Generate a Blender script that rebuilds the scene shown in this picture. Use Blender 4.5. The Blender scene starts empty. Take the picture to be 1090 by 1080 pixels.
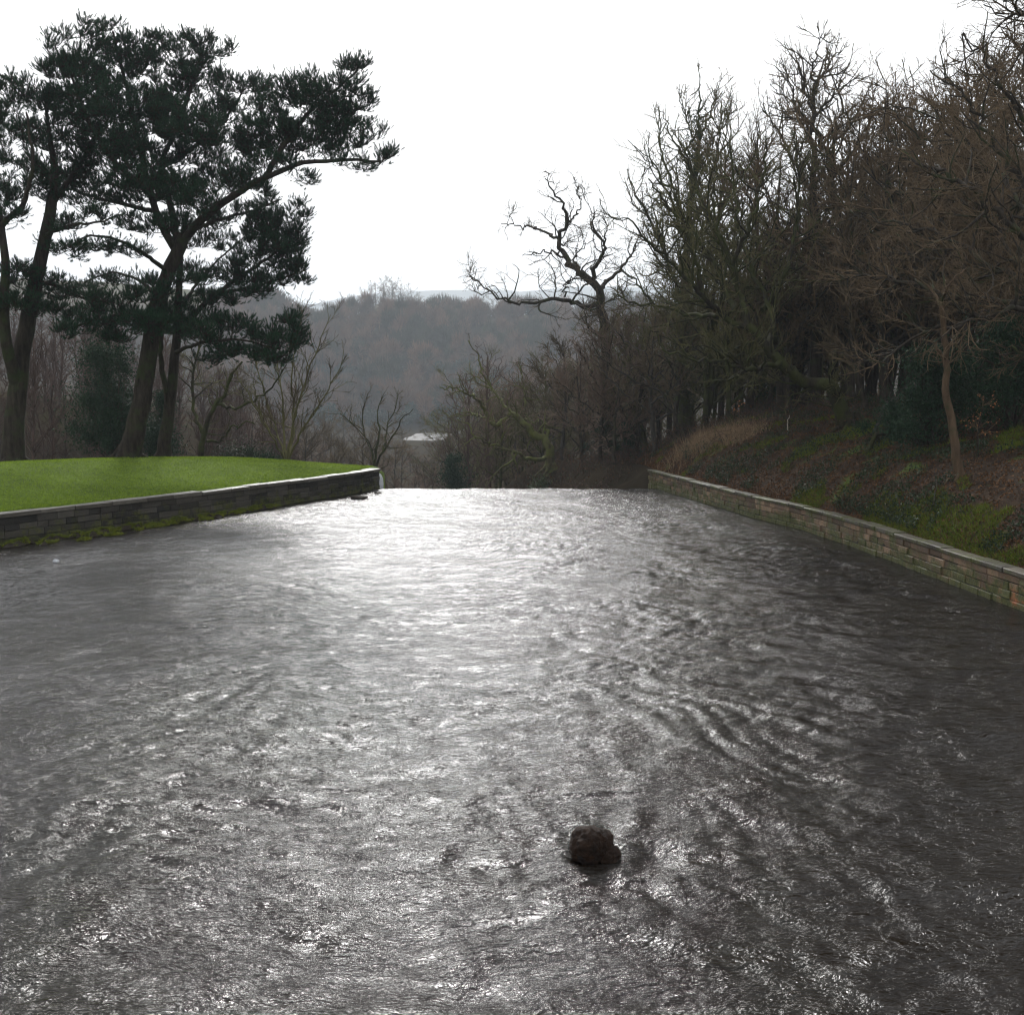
import bpy, math, random
import numpy as np
from math import radians as R, sin, cos, pi

sc = bpy.context.scene
COL = sc.collection
RNG = np.random.default_rng(7)
random.seed(7)

# ------------------------------------------------------------------ camera model
CAM = np.array([0.0, 0.0, 5.0]); PITCH = R(6.39); F = 1090.0
FW = np.array([0, cos(PITCH), -sin(PITCH)]); UP = np.array([0, sin(PITCH), cos(PITCH)])
def W(px, py, Y):
    """a world point at distance Y (metres along +Y), seen at the photograph's pixel"""
    d = np.array([1.0, 0, 0]) * (px - 545) / F + UP * (540 - py) / F + FW
    return CAM + d * (Y / d[1])

# ------------------------------------------------------------------ object helpers
def tag(o, label=None, cat=None, group=None, kind=None):
    if label and not 4 <= len(label.split()) <= 16: print('LABEL', len(label.split()), label)
    if label: o['label'] = label
    if cat: o['category'] = cat
    if group: o['group'] = group
    if kind: o['kind'] = kind
    return o

def empty(name, loc, label=None, cat=None, group=None, rz=0.0):
    o = bpy.data.objects.new(name, None); COL.objects.link(o)
    o.location = [float(v) for v in loc]; o.rotation_euler = (0, 0, rz); o.empty_display_size = .3
    return tag(o, label, cat, group)

class MB:
    def __init__(self): self.v = []; self.f = []; self.n = 0; self.sm = []; self.mi = []
    def add(self, v, f, smooth=True, mi=0):
        v = np.asarray(v, float).reshape(-1, 3); f = np.asarray(f, np.int64)
        if len(f) == 0: return self
        self.v.append(v); self.f.append(f + self.n); self.n += len(v)
        self.sm.append(np.full(len(f), smooth)); self.mi.append(np.full(len(f), mi, np.int32))
        return self
    def mesh(self, name, mats):
        me = bpy.data.meshes.new(name)
        v = np.concatenate(self.v); me.vertices.add(len(v)); me.vertices.foreach_set('co', v.astype(np.float32).ravel())
        idx = np.concatenate([f.ravel() for f in self.f]).astype(np.int32)
        tot = np.concatenate([np.full(len(f), f.shape[1], np.int32) for f in self.f])
        st = np.concatenate([[0], np.cumsum(tot)[:-1]]).astype(np.int32)
        me.loops.add(len(idx)); me.loops.foreach_set('vertex_index', idx)
        me.polygons.add(len(tot)); me.polygons.foreach_set('loop_start', st); me.polygons.foreach_set('loop_total', tot)
        me.polygons.foreach_set('use_smooth', np.concatenate(self.sm))
        mats = mats if isinstance(mats, (list, tuple)) else [mats]
        for m in mats: me.materials.append(m)
        if len(mats) > 1: me.polygons.foreach_set('material_index', np.concatenate(self.mi))
        me.update(calc_edges=True)
        return me
    def build(self, name, mats, parent=None):
        o = bpy.data.objects.new(name, self.mesh(name, mats)); COL.objects.link(o)
        if parent is not None: o.parent = parent
        return o

def copy_tree(o, parent=None):
    c = o.copy(); COL.objects.link(c)
    if parent is not None: c.parent = parent
    for ch in list(o.children): copy_tree(ch, c)
    return c

# ------------------------------------------------------------------ numpy noise
def _h(ix, iy, s):
    n = (ix * 374761393 + iy * 668265263 + s * 1442695041) & 0xffffffff
    n = ((n ^ (n >> 13)) * 1274126177) & 0xffffffff
    return ((n ^ (n >> 16)) & 0xffff) / 65535.0
def perlin(x, y, s=0):
    x = np.asarray(x, float); y = np.asarray(y, float)
    ix = np.floor(x).astype(np.int64); iy = np.floor(y).astype(np.int64); fx = x - ix; fy = y - iy
    def g(a, b):
        t = _h(ix + a, iy + b, s) * 2 * pi
        return np.cos(t) * (fx - a) + np.sin(t) * (fy - b)
    u = fx * fx * fx * (fx * (fx * 6 - 15) + 10); w = fy * fy * fy * (fy * (fy * 6 - 15) + 10)
    return 1.5 * ((g(0, 0) * (1 - u) + g(1, 0) * u) * (1 - w) + (g(0, 1) * (1 - u) + g(1, 1) * u) * w)
def sstep(a, b, x):
    t = np.clip((np.asarray(x, float) - a) / (b - a), 0, 1); return t * t * (3 - 2 * t)

# ------------------------------------------------------------------ materials
def mat(name):
    m = bpy.data.materials.new(name); m.use_nodes = True
    nt = m.node_tree; b = nt.nodes['Principled BSDF']
    return m, nt, b
def N(nt, t, **kw):
    n = nt.nodes.new(t)
    for k, v in kw.items():
        if k in n.inputs: n.inputs[k].default_value = v
        else: setattr(n, k, v)
    return n
def L(nt, a, b): nt.links.new(a, b)
def ramp(nt, fac, stops):
    r = nt.nodes.new('ShaderNodeValToRGB'); e = r.color_ramp.elements
    while len(e) < len(stops): e.new(.5)
    for i, (p, c) in enumerate(stops): e[i].position = p; e[i].color = (*c, 1)
    L(nt, fac, r.inputs[0]); return r.outputs[0]
def noise(nt, scale, detail=4, vec=None, rough=.6, dist=0.0):
    n = N(nt, 'ShaderNodeTexNoise'); n.inputs['Scale'].default_value = scale; n.inputs['Detail'].default_value = detail
    n.inputs['Roughness'].default_value = rough; n.inputs['Distortion'].default_value = dist
    if vec is not None: L(nt, vec, n.inputs['Vector'])
    return n.outputs['Fac']
def geo_pos(nt): return N(nt, 'ShaderNodeNewGeometry').outputs['Position']
def obj_pos(nt): return N(nt, 'ShaderNodeTexCoord').outputs['Object']
def mapping(nt, vec, scale):
    m = N(nt, 'ShaderNodeMapping'); m.inputs['Scale'].default_value = scale; L(nt, vec, m.inputs['Vector']); return m.outputs[0]
def bump(nt, b, h, strength=.5, dist=.02):
    n = N(nt, 'ShaderNodeBump'); n.inputs['Strength'].default_value = strength; n.inputs['Distance'].default_value = dist
    L(nt, h, n.inputs['Height']); L(nt, n.outputs[0], b.inputs['Normal']); return n
def mixc(nt, fac, a, b):
    m = N(nt, 'ShaderNodeMix', data_type='RGBA')
    L(nt, fac, m.inputs[0])
    for s, v in ((6, a), (7, b)):
        if isinstance(v, tuple): m.inputs[s].default_value = (*v, 1)
        else: L(nt, v, m.inputs[s])
    return m.outputs[2]

def bark_mat(name, c0, c1, moss=None, mossamt=.5, sc_=7.0, rnd=0.0):
    m, nt, b = mat(name); p = obj_pos(nt)
    f = noise(nt, sc_, 6, mapping(nt, p, (1, 1, .22)), .65)
    c = ramp(nt, f, [(.3, c0), (.7, c1)])
    if moss:
        g = noise(nt, 1.3, 4, p); gm = N(nt, 'ShaderNodeMapRange'); L(nt, g, gm.inputs[0])
        gm.inputs[1].default_value = .62 - mossamt * .3; gm.inputs[2].default_value = .8 - mossamt * .3
        c = mixc(nt, gm.outputs[0], c, moss)
    if rnd:
        oi = N(nt, 'ShaderNodeObjectInfo'); hs = N(nt, 'ShaderNodeHueSaturation')
        mr = N(nt, 'ShaderNodeMapRange'); L(nt, oi.outputs['Random'], mr.inputs[0]); mr.inputs[3].default_value = 1 - rnd; mr.inputs[4].default_value = 1 + rnd
        L(nt, mr.outputs[0], hs.inputs['Value']); L(nt, c, hs.inputs['Color']); c = hs.outputs[0]
    L(nt, c, b.inputs['Base Color']); b.inputs['Roughness'].default_value = .9
    b.inputs['Specular IOR Level'].default_value = .1
    bump(nt, b, f, 1.0, .08)
    return m

def leaf_mat(name, c0, c1, rough=.5, trans=.15, scale=.8, spec=.4):
    m, nt, b = mat(name); p = obj_pos(nt)
    f = noise(nt, scale, 3, p); w = N(nt, 'ShaderNodeTexWhiteNoise'); 
    q = N(nt, 'ShaderNodeVectorMath', operation='SNAP'); L(nt, p, q.inputs[0]); q.inputs[1].default_value = (.09, .09, .09)
    L(nt, q.outputs[0], w.inputs['Vector'])
    a = N(nt, 'ShaderNodeMath', operation='MULTIPLY_ADD'); L(nt, w.outputs['Value'], a.inputs[0]); a.inputs[1].default_value = .5; 
    s = N(nt, 'ShaderNodeMath', operation='MULTIPLY'); L(nt, f, s.inputs[0]); s.inputs[1].default_value = .6; L(nt, s.outputs[0], a.inputs[2])
    c = ramp(nt, a.outputs[0], [(.2, c0), (.8, c1)])
    L(nt, c, b.inputs['Base Color']); b.inputs['Roughness'].default_value = rough; b.inputs['Specular IOR Level'].default_value = spec
    if trans:
        t = N(nt, 'ShaderNodeBsdfTranslucent'); L(nt, c, t.inputs[0]); mx = N(nt, 'ShaderNodeMixShader'); mx.inputs[0].default_value = trans
        L(nt, b.outputs[0], mx.inputs[1]); L(nt, t.outputs[0], mx.inputs[2]); L(nt, mx.outputs[0], nt.nodes['Material Output'].inputs[0])
    return m

M = {}
M['pine_bark'] = bark_mat('pine_bark', (.012, .010, .008), (.055, .043, .034), (.035, .045, .018), .45, 6)
M['bark'] = bark_mat('bark', (.018, .015, .012), (.065, .054, .042), (.045, .055, .02), .4, 7, .25)
M['mossy_bark'] = bark_mat('mossy_bark', (.018, .016, .010), (.055, .047, .032), (.055, .062, .02), .75, 7, .2)
M['grey_bark'] = bark_mat('grey_bark', (.03, .027, .024), (.09, .082, .07), (.05, .06, .025), .2, 7, .2)
M['red_bark'] = bark_mat('red_bark', (.05, .034, .028), (.11, .074, .06), None, 0, 4, .25)
M['twig'] = bark_mat('twig', (.058, .045, .025), (.15, .114, .07), None, 0, 3, .25)
M['brown_twig'] = bark_mat('brown_twig', (.068, .049, .028), (.19, .135, .082), None, 0, 1.2, .2)
M['olive_twig'] = bark_mat('olive_twig', (.055, .053, .021), (.15, .138, .06), None, 0, 2, .2)
M['slope_twig'] = bark_mat('slope_twig', (.085, .06, .044), (.21, .15, .112), None, 0, 1.2, .25)
M['hill_twig'] = bark_mat('hill_twig', (.028, .022, .018), (.20, .135, .095), (.07, .085, .045), .35, .045)
M['hill_russet'] = bark_mat('hill_russet', (.07, .042, .028), (.24, .15, .095), None, 0, .05)
M['hill_olive'] = bark_mat('hill_olive', (.02, .024, .016), (.075, .082, .045), None, 0, .05)
M['hill_evergreen'] = leaf_mat('hill_evergreen', (.015, .03, .022), (.03, .055, .035), .7, 0, .05)
M['needle'] = leaf_mat('needle', (.010, .030, .016), (.026, .066, .030), .8, .06, .5, .1)
M['holly'] = leaf_mat('holly_leaf', (.010, .028, .015), (.030, .060, .028), .65, .06, .6, .12)
M['shrub_leaf'] = leaf_mat('shrub_leaf', (.03, .05, .02), (.075, .10, .035), .45, .15)
M['ivy'] = leaf_mat('ivy_leaf', (.010, .022, .008), (.032, .05, .018), .5, .08, .8, .25)
M['beech_leaf'] = leaf_mat('beech_leaf', (.30, .10, .035), (.55, .24, .09), .6, .4)
M['litter'] = leaf_mat('dead_leaf', (.028, .014, .006), (.15, .072, .027), .7, .05, 1.5, .25)
M['straw'] = leaf_mat('straw', (.16, .10, .055), (.34, .24, .14), .8, .2)
M['grass'] = leaf_mat('grass_blade', (.055, .105, .006), (.26, .36, .028), .6, .3, .35, .2)
M['moss'] = leaf_mat('moss', (.05, .085, .008), (.145, .175, .02), .9, .1, 1.5, .1)

M['wall_moss'] = leaf_mat('wall_moss', (.05, .08, .008), (.17, .19, .022), .9, .1, 2.5, .1)
def mat_lawn():
    m, nt, b = mat('lawn_turf'); p = geo_pos(nt)
    c = ramp(nt, noise(nt, .5, 5, p), [(.3, (.06, .10, .008)), (.7, (.13, .20, .018))])
    c2 = mixc(nt, ramp(nt, noise(nt, 9, 3, p), [(.45, (0, 0, 0)), (.7, (1, 1, 1))]), c, (.05, .07, .018))
    L(nt, c2, b.inputs['Base Color']); b.inputs['Roughness'].default_value = .95; b.inputs['Specular IOR Level'].default_value = .1
    bump(nt, b, noise(nt, 14, 3, p), .8, .05); return m
def mat_bank():
    m, nt, b = mat('leafy_bank'); p = geo_pos(nt)
    c = ramp(nt, noise(nt, 3, 6, p, .7), [(.3, (.014, .010, .006)), (.55, (.038, .023, .013)), (.75, (.062, .038, .021))])
    g = ramp(nt, noise(nt, .55, 4, p, .6), [(.57, (0, 0, 0)), (.68, (1, 1, 1))])
    gc = ramp(nt, noise(nt, 6, 4, p), [(.3, (.035, .06, .012)), (.7, (.09, .125, .022))])
    L(nt, mixc(nt, g, c, gc), b.inputs['Base Color']); b.inputs['Roughness'].default_value = .95; b.inputs['Specular IOR Level'].default_value = .15
    bump(nt, b, noise(nt, 9, 5, p), 1, .08); return m
def mat_terrain():
    m, nt, b = mat('wood_floor'); p = geo_pos(nt)
    c = ramp(nt, noise(nt, .08, 6, p, .65), [(.3, (.02, .017, .012)), (.55, (.04, .032, .022)), (.75, (.042, .044, .02))])
    s = N(nt, 'ShaderNodeSeparateXYZ'); L(nt, p, s.inputs[0])
    mr = N(nt, 'ShaderNodeMapRange'); L(nt, s.outputs[2], mr.inputs[0]); mr.inputs[1].default_value = 50; mr.inputs[2].default_value = 64
    f = ramp(nt, noise(nt, .006, 3, p), [(.42, (.10, .10, .06)), (.5, (.13, .115, .085)), (.6, (.085, .09, .05))])
    L(nt, mixc(nt, mr.outputs[0], c, f), b.inputs['Base Color']); b.inputs['Roughness'].default_value = 1; b.inputs['Specular IOR Level'].default_value = 0
    return m
def mat_stone(name, cs, mossy, rust=0.0):
    m, nt, b = mat(name); p = geo_pos(nt)
    att = N(nt, 'ShaderNodeAttribute'); att.attribute_name = 'block'
    base = ramp(nt, att.outputs['Fac'], cs)
    n1 = noise(nt, 5, 8, p, .7)
    d = N(nt, 'ShaderNodeMix', data_type='RGBA', blend_type='MULTIPLY'); d.inputs[0].default_value = .8
    L(nt, base, d.inputs[6]); L(nt, ramp(nt, n1, [(.25, (.35, .33, .3)), (.7, (1.15, 1.1, 1.05))]), d.inputs[7])
    c = d.outputs[2]
    if rust:
        sx = N(nt, 'ShaderNodeSeparateXYZ'); L(nt, p, sx.inputs[0])
        rr = N(nt, 'ShaderNodeMapRange'); L(nt, sx.outputs[1], rr.inputs[0]); rr.inputs[1].default_value = 27.5; rr.inputs[2].default_value = 23.5
        rz = N(nt, 'ShaderNodeMapRange'); L(nt, sx.outputs[2], rz.inputs[0]); rz.inputs[1].default_value = .5; rz.inputs[2].default_value = .3
        rn = ramp(nt, noise(nt, .9, 3, p), [(.35, (0, 0, 0)), (.55, (1, 1, 1))])
        k = N(nt, 'ShaderNodeMath', operation='MULTIPLY'); L(nt, rr.outputs[0], k.inputs[0]); L(nt, rz.outputs[0], k.inputs[1])
        k2 = N(nt, 'ShaderNodeMath', operation='MULTIPLY'); L(nt, k.outputs[0], k2.inputs[0]); L(nt, rn, k2.inputs[1])
        c = mixc(nt, k2.outputs[0], c, (.36, .11, .035))
    sz = N(nt, 'ShaderNodeSeparateXYZ'); L(nt, p, sz.inputs[0])
    ad = N(nt, 'ShaderNodeMath', operation='MULTIPLY_ADD'); L(nt, sz.outputs[2], ad.inputs[0]); ad.inputs[1].default_value = -.22; L(nt, noise(nt, 1.7, 8, p, .75), ad.inputs[2])
    a2 = N(nt, 'ShaderNodeMath', operation='ADD'); L(nt, ad.outputs[0], a2.inputs[0]); a2.inputs[1].default_value = .10
    mm = ramp(nt, a2.outputs[0], [(.60 - mossy * .16, (0, 0, 0)), (.72 - mossy * .16, (1, 1, 1))])
    mc = ramp(nt, noise(nt, 9, 3, p), [(.3, (.03, .04, .008)), (.7, (.10, .10, .02))])
    L(nt, mixc(nt, mm, c, mc), b.inputs['Base Color'])
    L(nt, ramp(nt, n1, [(.3, (.28, .28, .28)), (.7, (.7, .7, .7))]), b.inputs['Roughness'])
    b.inputs['Specular IOR Level'].default_value = .4
    bump(nt, b, noise(nt, 14, 8, p, .7), .9, .03); return m
M['lawn'] = mat_lawn(); M['bank'] = mat_bank(); M['terrain'] = mat_terrain()
M['left_stone'] = mat_stone('dark_stone', [(0, (.018, .017, .015)), (.5, (.042, .038, .032)), (1, (.085, .078, .066))], .55)
M['right_stone'] = mat_stone('brown_stone', [(0, (.085, .053, .03)), (.5, (.19, .12, .072)), (1, (.31, .21, .13))], .95, 1.0)
M['left_coping'] = mat_stone('left_coping', [(0, (.07, .062, .05)), (.5, (.14, .13, .11)), (1, (.24, .225, .2))], .55)
M['coping'] = mat_stone('coping_stone', [(0, (.035, .03, .02)), (.6, (.07, .06, .042)), (1, (.12, .105, .08))], 1.5)

def mat_mortar():
    m, nt, b = mat('dark_joint'); b.inputs['Base Color'].default_value = (.03, .027, .022, 1); b.inputs['Roughness'].default_value = 1; return m
M['mortar'] = mat_mortar()
def mat_rock(name, c0, c1):
    m, nt, b = mat(name); p = obj_pos(nt)
    n = noise(nt, 9, 8, p, .7); L(nt, ramp(nt, n, [(.3, c0), (.7, c1)]), b.inputs['Base Color'])
    sz = N(nt, 'ShaderNodeSeparateXYZ'); L(nt, p, sz.inputs[0]); mr = N(nt, 'ShaderNodeMapRange'); L(nt, sz.outputs[2], mr.inputs[0]); mr.inputs[1].default_value = -.06; mr.inputs[2].default_value = .03; mr.inputs[3].default_value = .12; mr.inputs[4].default_value = .75
    b.inputs['Specular IOR Level'].default_value = .25; L(nt, mr.outputs[0], b.inputs['Roughness']); bump(nt, b, noise(nt, 22, 8, p, .75), 1, .07); return m
M['rock'] = mat_rock('brown_rock', (.006, .003, .0015), (.042, .019, .008))
M['pale_stone'] = mat_rock('pale_stone', (.62, .64, .66), (.85, .86, .88))
M['silt'] = mat_rock('silt', (.02, .015, .010), (.05, .038, .024))

WATER_BUMP = []
def mat_water():
    m, nt, b = mat('river_water'); p = geo_pos(nt)
    b.inputs['Base Color'].default_value = (.0060, .0034, .0012, 1); b.inputs['IOR'].default_value = 1.333
    b.inputs['Roughness'].default_value = .14
    q = mapping(nt, p, (1.0, 1.0, .2))
    wn = N(nt, 'ShaderNodeTexNoise'); wn.inputs['Scale'].default_value = 1.3; wn.inputs['Detail'].default_value = 2; L(nt, q, wn.inputs['Vector'])
    wm = N(nt, 'ShaderNodeVectorMath', operation='MULTIPLY_ADD'); L(nt, wn.outputs['Color'], wm.inputs[0]); wm.inputs[1].default_value = (.5, .5, 0); L(nt, q, wm.inputs[2])
    f1 = noise(nt, 6.0, 3, mapping(nt, wm.outputs[0], (.8, 2.0, 1)), .55, .4)
    f2 = noise(nt, 19, 3, mapping(nt, wm.outputs[0], (.8, 1.9, 1)), .55, .6)
    a = N(nt, 'ShaderNodeMath', operation='MULTIPLY_ADD'); L(nt, f2, a.inputs[0]); a.inputs[1].default_value = .46; L(nt, f1, a.inputs[2])
    bump(nt, b, a.outputs[0], 1.0, .040)
    return m
M['water'] = mat_water()
def mat_pond():
    m, nt, b = mat('pond_water'); b.inputs['Base Color'].default_value = (.02, .02, .02, 1); b.inputs['Roughness'].default_value = .22
    bump(nt, b, noise(nt, .35, 5, mapping(nt, geo_pos(nt), (1, .25, 1))), .9, .6); return m
M['pond'] = mat_pond()

# ------------------------------------------------------------------ the lie of the land
WL = np.array([(-38, 0), (-31, 10), (-24.6, 20), (-19.6, 29), (-17.0, 33.6), (-12.95, 40.6), (-10.36, 45.8), (-7.9, 51.2), (-7.0, 54.2)])
WR = np.array([(13.6, -8), (13.2, 5), (12.4, 15), (11.8, 23.2), (10.95, 35.2), (9.38, 43.2), (7.37, 55.2)])
def xl(y): return np.interp(y, WL[:, 1], WL[:, 0]) if np.ndim(y) else float(np.interp(y, WL[:, 1], WL[:, 0]))
def xr(y): return np.interp(y, WR[:, 1], WR[:, 0]) if np.ndim(y) else float(np.interp(y, WR[:, 1], WR[:, 0]))

def T(x, y):
    x = np.asarray(x, float); y = np.asarray(y, float)
    # near, left of the channel: the mown mound
    dl = (np.interp(y, WL[:, 1], WL[:, 0]) - x) * .87
    A = np.interp(y, [0, 34, 44, 50, 58, 70], [1.12, 1.12, 1.02, .85, .35, .0])
    zl = 1.0 + A * sstep(0, 8.5, dl) - .05 * np.clip(dl - 9, 0, 40)
    # near, right: the wooded bank
    dr = (x - np.interp(y, WR[:, 1], WR[:, 0])) * .97
    zr = .80 + 1.65 * (1 - np.exp(-np.clip(dr - .42, 0, 99) / 1.9)) + .22 * np.clip(dr - .3, 0, 99) - .12 * np.clip(dr - 9, 0, 99)
    zr = zr + .12 * perlin(x * .7, y * .7, 3) * sstep(.3, 1.5, dr)
    # far
    s = -(x + .2 * y)
    zleft = 13 * sstep(-4, 24, s) + .11 * np.clip(s - 24, 0, 400)
    rs = x - .01 * y - 1
    zright = 8.5 * sstep(-9, 14, rs) * np.interp(y, [60, 110, 300], [1.0, .8, .45]) + .10 * np.clip(rs - 14, 0, 300)
    v = np.interp(y, [54, 62, 80, 120, 250, 480], [-4.5, -7.2, -8.0, -9.5, -12.6, -12.8])
    zf = v + zleft * sstep(60, 100, y) + np.maximum(zright, 0)
    hill = 71 * sstep(470, 735, y + .12 * x) + 3.5 * perlin(x / 90, y / 140, 5) * sstep(470, 600, y)
    hill = hill * (1 - .10 * sstep(-20, 90, x)) - 5 * np.exp(-((x + 145) / 35) ** 2) * sstep(600, 700, y) + 12 * np.exp(-((x + 84) / 22) ** 2) * sstep(600, 720, y)
    far = 470 * sstep(2600, 5600, y + .1 * x + 500 * perlin(x / 1500, 3.3, 9)) * (1 - .3 * sstep(-600, -1700, x))
    zf = zf + hill + far
    pond = sstep(386, 394, y) * (1 - sstep(452, 462, y)) * sstep(-44, -39, x) * (1 - sstep(-31, -25, x))
    zf = zf - 1.6 * pond
    kl = sstep(55, 74, y - .35 * np.clip(dl, 0, 40)); kr = sstep(57, 74, y)
    zL = zl * (1 - kl) + zf * kl
    zR = zr * (1 - kr) + np.maximum(zf, zr * .35 * (1 - sstep(74, 90, y)) + zf * sstep(74, 90, y)) * kr
    mid = np.where(y < 54.5, -.9, v)
    xlv = np.interp(y, WL[:, 1], WL[:, 0]); xrv = np.interp(y, WR[:, 1], WR[:, 0])
    z = np.where(x < xlv, zL, np.where(x > xrv, zR, mid))
    g = y > 54.5
    t = np.clip((x - xlv) / (xrv - xlv), 0, 1)
    bridge = np.maximum(zf, zf + (zR - zf) * sstep(.45, 1, t + (y - 60) * .02) * sstep(56.5, 61, y))
    z = np.where(g & (x >= xlv) & (x <= xrv), bridge, z)
    return z
def Tz(x, y): return float(T(np.array([x]), np.array([y]))[0])

def grid_faces(nr, nc):
    i = np.arange(nr - 1)[:, None] * nc + np.arange(nc - 1)[None, :]
    i = i.ravel(); return np.stack([i, i + 1, i + nc + 1, i + nc], 1)

PX0, PX1, PY0, PY1 = -48.0, 46.0, -20.0, 57.5
def build_terrain():
    u = np.linspace(-1, 1, 361); xs = 4200 * np.sinh(u * 7) / np.sinh(7)
    ys = np.concatenate([np.arange(-60, 40, 5), np.arange(40, 100, .6), 100 * (7200 / 100) ** np.linspace(0, 1, 190)])
    X, Y = np.meshgrid(xs, ys); Z = T(X, Y)
    ins = sstep(0, 4, X - PX0) * sstep(0, 4, PX1 - X) * sstep(0, 4, Y - PY0) * sstep(0, 4, PY1 - Y)
    Z = Z - ins * (1.0 + 1.5 * (Y < 56)) - .02
    Z = Z + .5 * perlin(X / 9, Y / 9, 1) * (1 - ins) * sstep(60, 90, Y)
    MB().add(np.stack([X, Y, Z], -1), grid_faces(*X.shape)).build('ground', M['terrain'])['kind'] = 'structure'
build_terrain()

def patch(side):
    ys = np.concatenate([np.arange(PY0, 20, 1.5), np.arange(20, PY1 + .01, .35)])
    k = np.concatenate([np.arange(0, 12, .3), np.linspace(12, 40, 36)])
    Yg, K = np.meshgrid(ys, k, indexing='ij')
    if side < 0:
        x0 = np.interp(Yg, WL[:, 1], WL[:, 0]) - .14
        e = np.interp(Yg, WL[:, 1], WL[:, 0]); X = x0 - K
        X = np.maximum(X, np.minimum(x0 - .01 * K, PX0 - 14 + .001 * K))
    else:
        x0 = np.interp(Yg, WR[:, 1], WR[:, 0]) + .14
        X = x0 + K
    Z = T(X, Yg)
    if side > 0: Z = Z + .10 * perlin(X * 1.7, Yg * 1.7, 8) * sstep(.5, 1.3, K) + .05 * perlin(X * 4, Yg * 4, 9) * sstep(.45, .9, K)
    else: Z = Z + .025 * perlin(X * 1.1, Yg * 1.1, 8) * sstep(.4, 1.2, K)
    Z[:, -1] -= 1.5; Z[-1, :] -= 1.5
    if side < 0:
        Z[:, 0] -= .25
    X = np.c_[X[:, :1], X]; Yg = np.c_[Yg[:, :1], Yg]; Z = np.c_[Z[:, :1] - 5, Z]       # the cut edge of the ground goes down behind the wall
    f = grid_faces(*X.shape)
    if side < 0: f = f[:, ::-1]
    return MB().add(np.stack([X, Yg, Z], -1), f)
tag(patch(-1).build('lawn', M['lawn']), kind='structure')
tag(patch(1).build('bank', M['bank']), kind='structure')

# ------------------------------------------------------------------ river
def line_dist(X, Y, pts):
    """distance to a polyline, signed, and where along it (0..1)"""
    best = np.full(X.shape, 1e9); al = np.zeros(X.shape); sg = np.zeros(X.shape)
    n = len(pts) - 1
    for i in range(n):
        a, b = pts[i], pts[i + 1]; d = b - a; l2 = d @ d
        t = np.clip(((X - a[0]) * d[0] + (Y - a[1]) * d[1]) / l2, 0, 1)
        qx = X - a[0] - t * d[0]; qy = Y - a[1] - t * d[1]; r = np.hypot(qx, qy)
        s = np.sign(d[0] * qy - d[1] * qx)
        m = r < best; best = np.where(m, r, best); al = np.where(m, (i + t) / n, al); sg = np.where(m, s, sg)
    return best * sg, al
def on_water(px, py):
    d = np.array([1.0, 0, 0]) * (px - 545) / F + UP * (540 - py) / F + FW
    return (CAM + d * (-CAM[2] / d[2]))[:2]
ROCK = on_water(629, 908); ROCK2 = on_water(652, 910)
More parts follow.
